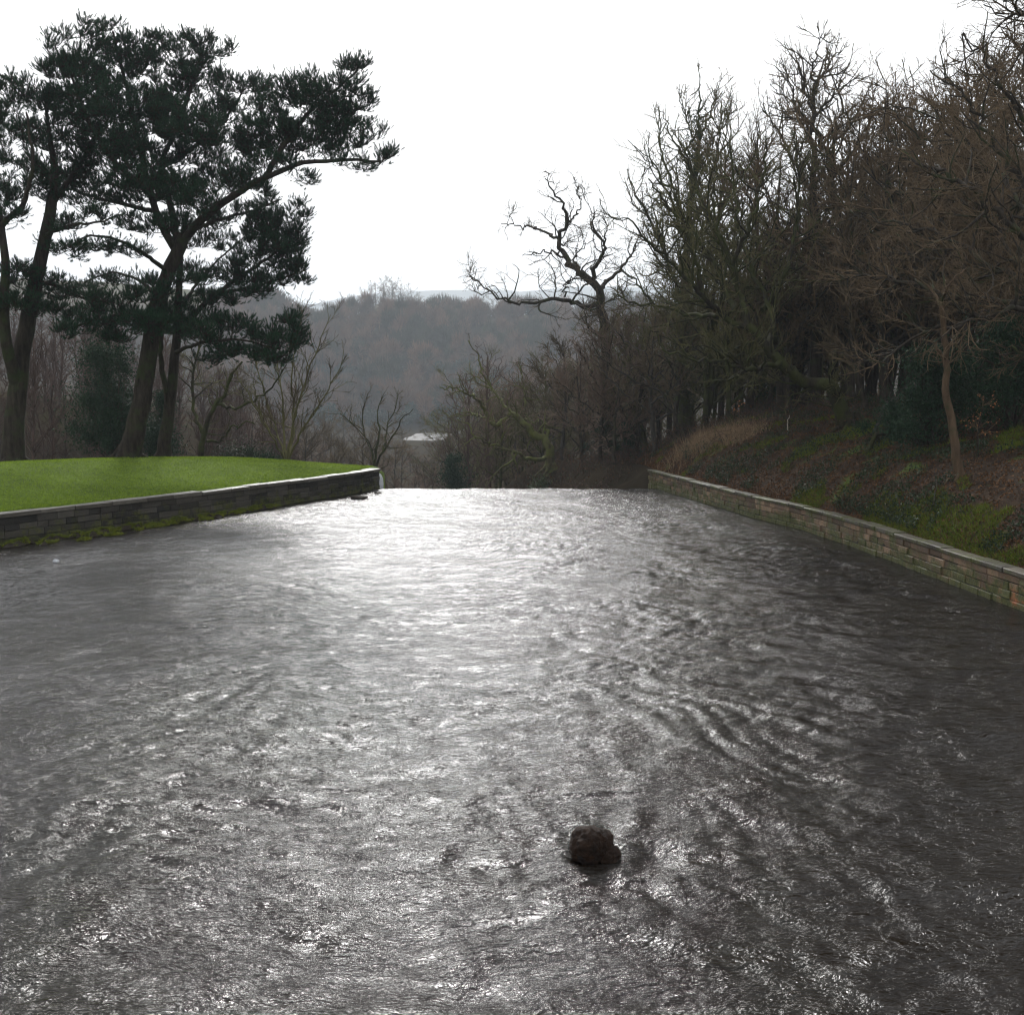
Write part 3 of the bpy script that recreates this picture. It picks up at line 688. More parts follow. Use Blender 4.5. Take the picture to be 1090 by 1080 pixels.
pine('pine_tree', 'slim straight pine just behind the leaning pine, with drooping lower sprays', LC, [
    (243, 376, 18, 9, -3), (222, 384, 14, 7, -2), (285, 382, 18, 8, -4), (312, 360, 16, 10, -5), (285, 240, 24, 16, -1), (310, 265, 18, 18, 0), (300, 290, 22, 12, 0), (262, 298, 24, 10, 0), (320, 225, 10, 14, 0), (270, 310, 22, 9, -2), (240, 320, 22, 9, -2), (305, 340, 16, 8, -4), (285, 262, 22, 14, -2), (255, 285, 20, 10, -1), (300, 236, 18, 16, 0), (316, 250, 14, 16, 0), (278, 252, 22, 14, 1), (318, 278, 14, 14, -1), (295, 276, 20, 12, 0), (262, 274, 22, 11, 2), (242, 260, 18, 11, 4), (235, 292, 24, 10, 2), (290, 300, 24, 8, -1), (318, 300, 10, 8, -1), (215, 318, 22, 9, 1), (200, 290, 18, 10, 0), (205, 255, 20, 12, 0),
    (210, 340, 26, 11, -2), (245, 346, 26, 12, -3), (280, 358, 24, 12, -4), (305, 368, 18, 10, -5), (318, 352, 10, 6, -5), (225, 362, 24, 8, -3), (262, 374, 24, 8, -4), (298, 384, 14, 6, -5), (195, 352, 18, 9, -1), (180, 345, 14, 8, -1)], 8, 4.6, 13, 53)

# ------------------------------------------------------------------ single bare trees
def hero(name, label, Y, specs, levels, tm, wm, seed, K=16, jit=.03, **kw):
    rng = np.random.default_rng(seed); ls = []
    for k, (pts, r0, r1) in enumerate(specs):
        p = WL3(pts, Y)
        if k == 0: p[0, 2] = Tz(p[0, 0], p[0, 1]) - .3
        P, q = limb(rng, p, r0, r1, K, jit)
        if k == 0: q = flare(P, q, .4, 1.0)
        ls.append((P, q))
    return assemble(name, ls, levels, tm, wm, rng, label, **kw)
D = R
hero('bare_tree', 'gnarled oak with twisted bare limbs standing out against the white sky', 74, [
    ([(652, 455), (648, 410), (644, 360), (641, 331), (637, 308), (629, 297), (618, 290)], .48, .26),
    ([(622, 293), (610, 284), (601, 272, 1), (595, 262, 1), (596, 250, 1), (604, 236, 0), (601, 222, 0), (592, 208, 0), (580, 190, -1)], .24, .035),
    ([(596, 256, 1), (584, 248, 2), (570, 243, 2), (552, 240, 3), (533, 238, 3)], .11, .03),
    ([(630, 298), (634, 284, -1), (641, 270, -2), (643, 258, -2), (634, 249, -2), (629, 238, -2), (632, 220, -2)], .17, .035),
    ([(638, 322), (622, 326, -1), (610, 321, -2), (594, 318, -3), (570, 323, -3), (545, 321, -4), (535, 316, -4), (522, 309, -4), (500, 292, -5)], .19, .03),
    ([(638, 308), (648, 300, 1), (660, 288, 1), (672, 272, 2), (680, 250, 2)], .17, .03),
    ([(602, 275, 1), (590, 268, -1), (575, 268, -2), (556, 272, -2)], .09, .025),
    ([(615, 288), (612, 272, 2), (622, 262, 3), (633, 255, 3)], .09, .025),
    ([(601, 316, -3), (603, 302, -3), (612, 296, -4), (622, 298, -4)], .07, .02),
    ([(606, 236, 0), (617, 222, 1), (616, 205, 1), (610, 188, 1)], .07, .02)],
    [dict(dens=1.6, tmin=.25, ang=(.5, 1.2), ln=(1.5, 4.4), K=9, wander=.28, trop=.07, rad=(.05, .018)),
     dict(dens=3.0, tmin=.15, ang=(.4, 1.1), ln=(.6, 1.9), K=5, wander=.3, trop=.05, rad=(.020, .012)),
     dict(dens=3.4, tmin=.1, ang=(.4, 1.1), ln=(.3, 1.0), K=4, wander=.25, trop=.05, rad=(.014, .010))],
    M['bark'], M['twig'], 51, K=24, jit=.09, split=2)
hero('bare_tree', 'low crooked mossy tree leaning out over the valley just past the weir', 70, [
    ([(586, 492), (584, 478), (579, 469), (566, 460), (553, 447), (543, 440), (533, 452), (524, 451), (516, 438)], .34, .13),
    ([(516, 438), (509, 425, -1), (497, 419, -2), (484, 414, -2), (468, 412, -3)], .12, .03),
    ([(581, 472), (581, 456, 1), (576, 446, 2), (566, 448, 2), (556, 444, 3)], .13, .05),
    ([(584, 486), (566, 489, -1), (548, 482, -2), (528, 474, -2), (510, 467, -3), (497, 452, -3), (487, 446, -3)], .15, .03),
    ([(546, 442), (536, 428, 1), (525, 414, 2), (516, 398, 2), (509, 380, 3), (498, 362, 3)], .10, .03),
    ([(556, 445, 3), (560, 428, 3), (556, 405, 4), (552, 385, 4)], .09, .03),
    ([(520, 446), (500, 440, 2), (482, 442, 2), (466, 436, 2)], .07, .02)],
    [dict(dens=1.7, tmin=.25, ang=(.5, 1.3), ln=(1.2, 3.0), K=7, wander=.3, trop=.03, rad=(.05, .02)),
     dict(dens=2.4, tmin=.1, ang=(.4, 1.1), ln=(.6, 1.5), K=5, wander=.28, trop=.03, rad=(.02, .012)),
     dict(dens=3.2, tmin=.1, ang=(.4, 1.1), ln=(.3, .8), K=4, wander=.25, trop=.03, rad=(.016, .011))],
    bark_mat('lichened_bark', (.045, .04, .025), (.12, .105, .06), (.12, .13, .04), .8, 7), M['slope_twig'], 52, K=24, jit=.08, split=2)
hero('bare_tree', 'mossy tree bent low from the bank with its crown fanning up over the river', 45, [
    ([(908, 458), (897, 446), (891, 424), (881, 411), (858, 404), (832, 387), (812, 367), (796, 347)], .34, .17),
    ([(800, 352), (770, 337), (748, 315, -1), (720, 285, -2), (690, 256, -3), (668, 232, -4)], .13, .03),
    ([(796, 347), (787, 310, 1), (780, 281, 1), (764, 245, 1), (745, 205, 2), (728, 160, 2)], .13, .03),
    ([(818, 372), (822, 345, 2), (818, 320, 3), (803, 295, 4), (788, 250, 5), (782, 200, 6), (776, 150, 6)], .13, .03),
    ([(770, 337), (735, 335, 2), (705, 325, 3), (675, 322, 3), (652, 312, 4)], .11, .03),
    ([(748, 315, -1), (738, 270, -1), (715, 225, -1), (690, 190, -1)], .11, .03),
    ([(832, 387), (800, 392, -2), (765, 385, -3), (735, 382, -4), (705, 372, -4)], .12, .03),
    ([(812, 330, 3), (838, 290, 4), (846, 245, 5), (850, 190, 6), (846, 140, 6)], .13, .03),
    ([(780, 281, 1), (800, 235, 0), (812, 190, 0), (815, 145, 0)], .10, .03),
    ([(782, 330), (762, 285, 3), (735, 240, 4), (708, 200, 5), (690, 160, 5)], .12, .03)],
    [dict(dens=3.0, tmin=.15, ang=(.4, 1.1), ln=(1.2, 3.4), K=8, wander=.2, trop=.05, rad=(.045, .018)),
     dict(dens=2.6, tmin=.1, ang=(.4, 1.0), ln=(.6, 1.5), K=5, wander=.22, trop=.04, rad=(.018, .010)),
     dict(dens=4.0, tmin=.1, ang=(.4, 1.0), ln=(.3, .75), K=4, wander=.2, trop=.04, rad=(.020, .014))],
    M['mossy_bark'], M['olive_twig'], 53, K=24, jit=.06, split=2)
UPL = [dict(dens=2.2, tmin=.2, ang=(.35, .9), ln=(1.6, 4.0), K=8, wander=.17, trop=.10, rad=(.06, .02)),
       dict(dens=2.4, tmin=.1, ang=(.4, .9), ln=(.7, 1.7), K=5, wander=.2, trop=.08, rad=(.026, .015)),
       dict(dens=4.2, tmin=.1, ang=(.4, .9), ln=(.3, .95), K=4, wander=.2, trop=.07, rad=(.014, .009))]
root_i, outs_i = hero('bare_tree', 'tall upright tree clothed in dark ivy, first of the wood above the wall end', 63, [
    ([(728, 452), (727, 400), (728, 330), (732, 260), (738, 200), (741, 165), (744, 140)], .42, .10),
    ([(728, 330), (712, 280, 2), (695, 240, 2), (680, 215, 3), (668, 180, 3)], .14, .03),
    ([(728, 345), (748, 300, -2), (762, 250, -2), (770, 200, -2), (778, 140, -2)], .16, .03),
    ([(732, 260), (720, 210, -2), (706, 170, -3), (700, 130, -3)], .13, .03),
    ([(733, 250), (755, 200, 2), (766, 150, 2), (768, 110, 2)], .12, .03),
    ([(728, 370), (700, 330, 0), (676, 300, 0), (655, 285, 0)], .12, .03),
    ([(741, 165), (732, 130, 1), (722, 100, 1)], .09, .02), ([(743, 145), (745, 110, 0), (744, 72, 0)], .09, .02), ([(742, 155), (756, 120, -1), (764, 88, -1)], .09, .02), ([(739, 185), (718, 150, -1), (705, 118, -1)], .09, .02), ([(740, 175), (762, 145, 1), (784, 112, 1)], .09, .02)],
    UPL, M['mossy_bark'], M['twig'], 54, K=20, jit=.07, split=2)
def ivy_on(root, path_pts, Y, n, spread, seed):
    rng = np.random.default_rng(seed); p = smooth_line(WL3(path_pts, Y), .1); b = np.array(root.location)
    q = p[rng.integers(0, len(p), n)] + rng.normal(size=(n, 3)) * spread * (.5 + .8 * rng.uniform(size=(n, 1)))
    mb = MB(); leafcloud(mb, q - b, .13, rng); mb.build('ivy', M['ivy'], root)
ivy_on(root_i, [(727, 430), (728, 340), (732, 260), (740, 170), (742, 120)], 63, 9000, .42, 61)
ivy_on(root_i, [(728, 335), (712, 282, 2), (695, 240, 2), (682, 215, 3)], 63, 2500, .25, 62)
hero('bare_tree', 'tallest bare tree of the wood, with a black forked stem and fine spreading top', 57, [
    ([(862, 440), (866, 380), (868, 300), (866, 220), (864, 150), (867, 105), (869, 85)], .38, .09),
    ([(867, 280), (884, 240, -2), (888, 200, -2), (884, 165, -2), (893, 130, -2), (896, 85, -2)], .22, .04),
    ([(886, 190, -2), (905, 165, -3), (922, 140, -3), (930, 110, -3)], .13, .03),
    ([(886, 170, -2), (868, 140, -3), (852, 115, -3), (838, 85, -3)], .12, .03),
    ([(866, 210), (845, 170, 2), (828, 140, 2), (812, 118, 2)], .14, .03),
    ([(868, 300), (838, 255, 2), (820, 215, 3), (808, 180, 3)], .14, .03),
    ([(868, 95), (885, 65, 1), (902, 45, 1)], .08, .02), ([(866, 120), (852, 80, 0), (842, 52, 0)], .08, .02), ([(868, 100), (868, 65, -1), (874, 35, -1)], .08, .02), ([(866, 130), (890, 100, -1), (915, 80, -1)], .08, .02), ([(866, 140), (845, 115, 1), (826, 95, 1)], .08, .02)],
    UPL, M['bark'], M['twig'], 55, K=20, jit=.08, split=2)
hero('bare_tree', 'big oak at the edge of the photo with long low limbs spreading over the bank', 32, [
    ([(1150, 500), (1140, 440), (1128, 380), (1118, 330), (1112, 280), (1118, 200), (1125, 120), (1130, 40)], .46, .14),
    ([(1118, 335), (1088, 330, 0), (1062, 323, 0), (1010, 315, 1), (965, 301, 2), (912, 294, 3), (880, 296, 4)], 0.136, .02),
    ([(1118, 338), (1086, 327, -1), (1060, 332, -1), (1030, 344, -1), (992, 354, 0), (945, 372, 1), (900, 380, 2)], 0.102, .02),
    ([(1112, 300), (1082, 296, 2), (1040, 272, 3), (1000, 250, 4), (950, 235, 5), (905, 225, 6)], 0.109, .02),
    ([(1112, 270), (1075, 240, -1), (1040, 205, -1), (1000, 185, 0), (965, 165, 1), (940, 140, 2)], 0.109, .02),
    ([(1116, 230), (1085, 190, 1), (1050, 140, 2), (1020, 100, 2), (990, 75, 3)], 0.109, .02),
    ([(1120, 190), (1090, 130, -1), (1062, 85, -1), (1040, 50, 0), (1025, 35, 0)], 0.102, .02),
    ([(1112, 285), (1080, 270, 3), (1050, 230, 5), (1010, 210, 6), (970, 205, 7)], 0.088, .02),
    ([(1124, 130), (1105, 75, 2), (1080, 40, 3), (1062, 28, 3)], 0.082, .02),
    ([(1130, 60), (1108, 25, -3), (1088, 10, -5), (1068, 2, -6)], .07, .015),
    ([(1125, 390), (1090, 372, 1), (1060, 385, 2), (1040, 392, 2)], .06, .02),
    ([(1116, 320), (1070, 300, 5), (1010, 280, 7), (950, 268, 9), (900, 268, 10)], 0.088, .02),
    ([(1118, 260), (1070, 190, 5), (1020, 150, 7), (980, 120, 8), (945, 110, 9)], 0.088, .02)],
    [dict(dens=3.4, tmin=.12, ang=(.35, 1.0), ln=(1.2, 3.0), K=8, wander=.2, trop=.05, rad=(.036, .014)),
     dict(dens=4.0, tmin=.1, ang=(.4, 1.0), ln=(.6, 1.5), K=5, wander=.2, trop=.05, rad=(.012, .007)),
     dict(dens=6.0, tmin=.1, ang=(.4, 1.0), ln=(.25, .7), K=4, wander=.2, trop=.05, rad=(.0075, .005))],
    M['bark'], M['brown_twig'], 56, K=22, jit=.09, split=2)
hero('bare_tree', 'slim bent brown trunk standing alone in front of the dark holly', 31.5, [
    ([(1022, 500), (1016, 470), (1012, 442), (1006, 415), (1008, 385), (1006, 360), (1003, 335), (1001, 318)], .145, .07),
    ([(1007, 382), (1000, 374, -.3), (996, 372, -.5)], .05, .03), ([(1008, 370), (1016, 366, -.3), (1020, 370, -.4), (1022, 376, -.5)], .04, .02),
    ([(1002, 325), (990, 306, 1), (970, 292, 1), (945, 282, 1)], .05, .015), ([(1002, 320), (1012, 300, -1), (1030, 285, -1)], .05, .015)],
    [dict(dens=.9, tmin=.5, ang=(.4, 1.1), ln=(.6, 1.6), K=6, wander=.25, trop=.05, rad=(.02, .009)),
     dict(dens=2.5, tmin=.1, ang=(.4, 1.1), ln=(.3, .7), K=4, wander=.25, trop=.05, rad=(.009, .006))],
    bark_mat('pale_brown_bark', (.05, .034, .02), (.13, .088, .055), (.04, .05, .02), .3, 6), M['brown_twig'], 57, K=20, jit=.02, split=2)
hero('bare_tree', 'multi-stemmed bare tree with thin fanning stems on the lawn edge behind the wall', 59, [
    ([(306, 494), (309, 470), (315, 440), (325, 405), (338, 370), (352, 335)], 0.088, .016),
    ([(306, 492), (303, 465, 1), (300, 430, 1), (296, 390, 2), (288, 350, 2)], 0.075, .016),
    ([(305, 492), (292, 470, -1), (275, 440, -1), (262, 415, -2), (252, 395, -2)], 0.068, .016),
    ([(307, 490), (320, 460, -1), (340, 430, -1), (358, 400, -1), (366, 372, -1)], 0.068, .016),
    ([(305, 490), (294, 455, 2), (282, 420, 3), (272, 380, 3), (268, 345, 3)], 0.061, .016),
    ([(308, 488), (312, 450, 2), (310, 400, 2), (318, 355, 3), (322, 320, 3)], 0.068, .016)],
    [dict(dens=2.2, tmin=.2, ang=(.3, .8), ln=(.9, 2.6), K=7, wander=.16, trop=.07, rad=(.028, .012)),
     dict(dens=3.4, tmin=.1, ang=(.3, .8), ln=(.5, 1.4), K=5, wander=.17, trop=.06, rad=(.014, .009)),
     dict(dens=3.5, tmin=.1, ang=(.3, .8), ln=(.3, .8), K=4, wander=.15, trop=.06, rad=(.014, .010))],
    M['olive_twig'], M['twig'], 58, K=16, jit=.05, split=2)
hero('bare_tree', 'crooked low branched bare tree between the slim pine and the multi-stemmed tree', 62, [
    ([(214, 492), (216, 462), (224, 436), (238, 424), (246, 400), (258, 385)], .20, .06),
    ([(216, 462), (206, 430, 1), (204, 400, 1), (212, 370, 1), (222, 345, 2)], .12, .03),
    ([(230, 430), (252, 434, -1), (270, 425, -1), (292, 410, -2), (305, 388, -2)], .10, .03),
    ([(220, 470), (236, 468, 1), (246, 456, 1), (258, 450, 1), (272, 452, 1)], .09, .03)],
    [dict(dens=2.2, tmin=.2, ang=(.5, 1.2), ln=(.9, 2.4), K=7, wander=.3, trop=.05, rad=(.04, .014)),
     dict(dens=2.4, tmin=.1, ang=(.4, 1.1), ln=(.5, 1.2), K=5, wander=.28, trop=.05, rad=(.014, .009)),
     dict(dens=3.5, tmin=.1, ang=(.3, 1.0), ln=(.3, .8), K=4, wander=.2, trop=.05, rad=(.014, .010))],
    M['mossy_bark'], M['olive_twig'], 59, K=16, jit=.08, split=2)
hero('bare_tree', 'wide low bare tree with two yellow mossy stems just behind the lawn wall end', 76, [
    ([(398, 500), (397, 484), (390, 468), (376, 452), (362, 440)], .10, .025),
    ([(398, 498), (400, 480, .5), (404, 462, .5), (402, 440, 1), (408, 420, 1)], .10, .025),
    ([(400, 498), (408, 480, -1), (420, 462, -1), (428, 445, -1), (440, 435, -1)], .10, .025),
    ([(397, 484), (388, 462, 2), (386, 440, 2), (392, 418, 2)], .08, .02), ([(408, 480, -1), (412, 455, 1), (422, 432, 1), (424, 415, 1)], .08, .02)],
    [dict(dens=2.6, tmin=.2, ang=(.3, 1.0), ln=(.9, 2.4), K=6, wander=.2, trop=.05, rad=(.03, .014)),
     dict(dens=2.6, tmin=.1, ang=(.3, .9), ln=(.5, 1.2), K=4, wander=.2, trop=.05, rad=(.014, .010)),
     dict(dens=3.5, tmin=.1, ang=(.3, .9), ln=(.3, .8), K=3, wander=.2, trop=.05, rad=(.016, .012))],
    M['mossy_bark'], M['twig'], 60, K=14, jit=.04, split=2)
hero('bare_tree', 'thin dark tree leaning left with one long bare arm over the bramble bank', 58, [
    ([(732, 462), (722, 448), (712, 432), (704, 418), (694, 412), (680, 408), (664, 398), (648, 388), (632, 378)], .13, .02),
    ([(698, 414), (690, 402, .5), (684, 396, 1), (676, 392, 1)], .05, .015), ([(708, 424), (716, 402, -1), (718, 380, -1)], .05, .015), ([(668, 400), (672, 388, 1), (670, 370, 1)], .04, .015)],
    [dict(dens=1.6, tmin=.3, ang=(.4, 1.1), ln=(.6, 1.6), K=6, wander=.25, trop=.04, rad=(.025, .011)),
     dict(dens=2.2, tmin=.1, ang=(.4, 1.1), ln=(.3, .8), K=4, wander=.25, trop=.04, rad=(.011, .008))],
    M['bark'], M['twig'], 63, K=18, jit=.06, split=2)

# ------------------------------------------------------------------ trees of the woods: a few kinds, copied
def wood_kind(name, seed, H, r, nl, spread, levels, tm, wm, stem=.25, wander=.06, up=.75):
    rng = np.random.default_rng(seed); K = 14
    top = np.array([rng.normal(0, .4), rng.normal(0, .4), H * .84]); a = np.array([0, 0, -.4])
    mid = top * .5 + [rng.normal(0, .35), rng.normal(0, .35), 0]
    P, q = limb(rng, [a, mid * .5, mid, top], r, .03, K, wander); q = flare(P, q, .35, .9); ls = [(P, q)]
    for k in range(nl):
        t = stem + (.97 - stem) * (k + rng.uniform(0, .8)) / nl; s = P[int(t * (K - 1))]; az = k * 2.4 + rng.uniform(-.5, .5)
        ln = spread * (1.08 - .55 * t) * rng.uniform(.75, 1.2); d = np.array([cos(az), sin(az), 0])
        e = s + d * ln + [0, 0, ln * up * rng.uniform(.7, 1.3)]; m = s + (e - s) * .5 + [0, 0, -.08 * ln]
        ls.append(limb(rng, [s, m, e], float(np.interp(t, [0, 1], [r, .03])) * .55, .025, K, wander * 1.4))
    root, _ = assemble(name, ls, levels, tm, wm, rng, base=(0, 0, 0), split=1, sides=(8, 4, 3, 3, 3), root_flare=False)
    return root
MIDL = [dict(dens=1.7, tmin=.2, ang=(.35, .95), ln=(1.2, 3.2), K=6, wander=.18, trop=.08, rad=(.05, .02)),
        dict(dens=2.9, tmin=.1, ang=(.35, .95), ln=(.6, 1.6), K=4, wander=.2, trop=.07, rad=(.018, .011)),
        dict(dens=3.6, tmin=.1, ang=(.35, .95), ln=(.35, 1.0), K=3, wander=.15, trop=.05, rad=(.013, .009))]
FARL = [dict(dens=1.5, tmin=.15, ang=(.35, .95), ln=(1.2, 3.0), K=5, wander=.18, trop=.08, rad=(.055, .025)),
        dict(dens=6.5, tmin=.1, ang=(.35, .95), ln=(.6, 1.7), K=3, wander=.2, trop=.07, rad=(.024, .014))]
BIRL = [dict(dens=2.6, tmin=.12, ang=(.3, .7), ln=(.9, 2.4), K=6, wander=.12, trop=.05, rad=(.03, .014)),
        dict(dens=3.2, tmin=.1, ang=(.3, .9), ln=(.5, 1.3), K=4, wander=.15, trop=-.04, rad=(.014, .009))]
kinds = {
 'tall': [wood_kind('bare_tree', 101 + i, 17, .26, 13, 4.6, MIDL, M['bark'], M['twig'], .3, .06, .95) for i in range(3)],
 'olive': [wood_kind('bare_tree', 111 + i, 14, .22, 13, 4.4, MIDL, M['mossy_bark'], M['olive_twig'], .2, .07, .95) for i in range(2)],
 'brown': [wood_kind('bare_tree', 121 + i, 14, .22, 14, 4.8, MIDL, M['bark'], M['brown_twig'], .22, .07, .95) for i in range(2)],
 'far': [wood_kind('bare_tree', 131 + i, 13, .22, 10, 4.8, FARL, M['grey_bark'], M['twig'], .22) for i in range(3)],
 'farbrown': [wood_kind('bare_tree', 141 + i, 12, .20, 12, 4.6, FARL, M['bark'], M['slope_twig'], .2) for i in range(2)],
 'birch': [wood_kind('birch_tree', 151 + i, 13, .12, 8, 2.4, BIRL, M['red_bark'], M['red_bark'], .25, .05, 1.5) for i in range(3)],
 'pole': [wood_kind('bare_tree', 161 + i, 13, .15, 5, 2.2, FARL, M['bark'], M['twig'], .5, .06, 1.2) for i in range(3)],
}
used = set()
def stand(kind, x, y, s=1.0, label=None, cat='tree', group=None, i=None, zs=None):
    ks = kinds[kind]; i = random.randrange(len(ks)) if i is None else i; p = ks[i]
    if (kind, i) in used: o = copy_tree(p)
    else: o = p; used.add((kind, i))
    o.location = (x, y, Tz(x, y) - .05); o.rotation_euler = (0, 0, random.uniform(0, 6.283))
    o.scale = (s * random.uniform(.9, 1.1), s * random.uniform(.9, 1.1), (zs or s) * random.uniform(.94, 1.06))
    tag(o, label, cat, group); return o
def at_px(px, Y): return ((px - 545) / F * Y / .995, Y)

# the wood on the right bank
RW = 'bare trees of the wood on the bank'; RWL = 'one of the bare trees crowding the dark wood above the sandstone wall'
spots = [(690, 68, 'olive', .9), (712, 78, 'tall', .95), (752, 60, 'olive', 1.15), (768, 72, 'tall', 1.05), (790, 60, 'tall', 1.1), (806, 70, 'olive', 1.2), (826, 56, 'brown', 1.15), (842, 66, 'tall', 1.12),
         (884, 62, 'tall', 1.05), (900, 54, 'brown', 1.15), (922, 60, 'tall', 1.0), (938, 50, 'brown', 1.12), (958, 56, 'tall', 1.05), (975, 47, 'brown', 1.1), (1000, 52, 'tall', 1.05), (1020, 45, 'brown', 1.12),
         (1048, 48, 'tall', 1.05), (1070, 42, 'brown', 1.1), (1100, 44, 'tall', 1.0), (1130, 38, 'brown', 1.1), (1170, 42, 'tall', 1.1), (1000, 66, 'tall', 1.0), (940, 72, 'tall', 1.0), (880, 76, 'olive', 1.1), (1060, 62, 'tall', 1.1)]
for q in range(46):
    px = 715 + (q * 61.8) % 480; Y = (44 if px > 930 else 54) + random.uniform(0, 24); lim = np.interp(px, [715, 760, 860, 960, 1090], [12.5, 15.5, 17.5, 16.5, 18])
    spots.append((px, Y, random.choice(['brown', 'tall', 'brown', 'olive'] if px > 860 else ['olive', 'tall', 'olive', 'brown']), random.uniform(.78, .98) * lim / 16))
for (px, Y, k, s) in spots: stand(k, *at_px(px + random.uniform(-4, 4), Y), s, RWL, 'tree', RW)
for (px, Y) in [(700, 88), (722, 92), (745, 86), (770, 96), (795, 84), (818, 92), (840, 82), (858, 96), (872, 70), (890, 88), (905, 72), (915, 84), (930, 92), (945, 62), (952, 80), (968, 70), (984, 78), (995, 60), (1010, 74), (1028, 66), (1040, 84), (1056, 58), (1075, 70), (1090, 60), (1110, 74), (850, 58), (918, 49), (960, 64), (1140, 60), (1180, 70), (815, 62), (780, 80), (835, 72), (990, 90)]:
    stand('pole', *at_px(px + random.uniform(-3, 3), Y), random.uniform(.8, 1.05), 'one of the thin straight trunks deep in the wood on the bank', 'tree', 'thin trunks inside the wood on the bank')
# slope trees beyond the weir, on the right of the valley
VR = 'bare brown trees on the slope past the weir'; VRL = 'one of the brown bare trees covering the slope just beyond the weir'
for (px, Y, s) in [(480, 118, .95), (498, 105, .95), (512, 122, 1.05), (528, 98, .9), (545, 112, 1.05), (560, 92, .9), (575, 106, 1.05), (592, 88, .9), (606, 100, 1.05), (622, 86, .9), (640, 96, 1.0), (655, 84, .95), (668, 100, 1.1), (684, 90, .95), (600, 120, 1.1), (505, 108, 1.2), (525, 112, 1.25), (548, 104, 1.2), (566, 110, 1.25), (585, 98, 1.15), (600, 108, 1.2), (515, 128, 1.3), (540, 125, 1.3), (560, 132, 1.1), (520, 140, 1.1), (640, 122, 1.1), (676, 118, 1.1), (490, 145, 1.05), (540, 155, 1.1), (590, 150, 1.15), (630, 145, 1.15), (664, 72, .85), (618, 68, .7), (640, 66, .8), (600, 76, .8), (680, 66, .85), (655, 62, .6), (694, 62, .8), (700, 76, .95), (575, 82, .8), (550, 86, .75), (530, 80, .6), (700, 108, 1.15), (720, 118, 1.15), (740, 108, 1.1)]:
    stand(random.choice(['farbrown', 'far', 'olive', 'farbrown']), *at_px(px + random.uniform(-3, 3), Y), s, VRL, 'tree', VR)
for k, (px, Y, s) in enumerate([(505, 90, .98), (522, 84, .95)]):
    stand('birch', *at_px(px, Y), s * 1.22, ['pale stemmed birch with drooping reddish twigs past the weir, the taller of two', 'slighter birch with drooping reddish twigs past the weir, nearer the crooked mossy tree'][k], 'birch tree')
# trees low in the valley, in front of the pond
for (px, Y, s) in [(352, 100, .75), (372, 118, .78), (388, 135, .8), (405, 112, .66), (420, 128, .72), (436, 108, .55), (452, 120, .55), (466, 100, .6), (360, 150, .85), (395, 165, .85), (425, 170, .72), (448, 150, .58), (474, 132, .72), (340, 125, .9), (330, 105, .85), (412, 200, .75), (380, 210, .9), (438, 220, .55), (462, 200, .5), (350, 190, 1.0), (365, 235, 1.0), (400, 250, .85), (425, 270, .7), (345, 260, 1.1)]:
    stand(random.choice(['far', 'far', 'farbrown']), *at_px(px + random.uniform(-3, 3), Y), s, 'one of the low bare trees on the valley floor in front of the pond', 'tree', 'bare trees on the valley floor')
# the young wood behind the pines
BW = 'thin reddish trees behind the pines'
for r in range(5):
    for k in range(13):
        px = -70 + k * 33 + random.uniform(-12, 12); Y = 78 + r * 17 + random.uniform(-5, 5)
        if px > 320 - r * 4: continue
        stand('birch', *at_px(px, Y), random.uniform(.75, 1.0), 'one of the thin reddish young trees filling the wood behind the pines', 'tree', BW)
for k in range(46):
    stand('birch', *at_px(-60 + (k * 61.8) % 375, 66 + (k * 17.3) % 40), random.uniform(.6, .95), 'one of the thin reddish young trees filling the wood behind the pines', 'tree', BW)
for (px, Y, s) in [(20, 180, 1.1), (60, 190, 1.1), (100, 175, 1.1), (140, 200, 1.15), (180, 185, 1.1), (220, 195, 1.1), (255, 180, 1.05), (290, 190, 1.0), (318, 170, .95), (240, 130, .9), (270, 115, .8), (295, 125, .85), (315, 140, .85), (-20, 185, 1.1), (120, 240, 1.2), (170, 250, 1.2), (215, 245, 1.2), (262, 240, 1.1), (305, 235, 1.0), (330, 220, .95), (70, 245, 1.2), (20, 240, 1.2)]:
    stand(random.choice(['far', 'farbrown']), *at_px(px, Y), s, 'one of the bare trees rising on the slope far behind the pines', 'tree', 'bare trees on the slope behind the pines')

# ------------------------------------------------------------------ the opposite hillside
def hill_tree(rng, H, n, ever=False):
    """small far tree: stem and a crown of many short twigs or leaf clumps, in its own frame"""
    mb = MB(); q = unit(rng.normal(size=(n, 3))) * (rng.uniform(.15, 1, n) ** .45)[:, None]
    rad = np.array([.36, .36, .40]) * H; C = q * rad + [0, 0, H * .58]
    if ever:
        leafcloud(mb, C, .11 * H, rng, .0, .8); return mb
    S = np.array([[0, 0, H * .3]]) + (C - [0, 0, H * .3]) * rng.uniform(.45, .8, (n, 1))
    tubes(np.stack([S, (S + C) / 2 + rng.normal(0, .02 * H, (n, 3)), C + q * .06 * H], 1), np.stack([np.full(n, .010 * H), np.full(n, .008 * H), np.full(n, .003 * H)], 1), 3, mb)
    k = 7; e = C[:k] * .8; s = np.repeat(np.array([[0, 0, H * .28]]), k, 0)
    tubes(np.stack([s, (s + e) / 2, e], 1), np.repeat([[.02 * H, .014 * H, .008 * H]], k, 0), 4, mb)
    tubes(np.array([[[0, 0, -.5], [0, 0, H * .3]]]), np.array([[.03 * H, .022 * H]]), 5, mb)
    return mb
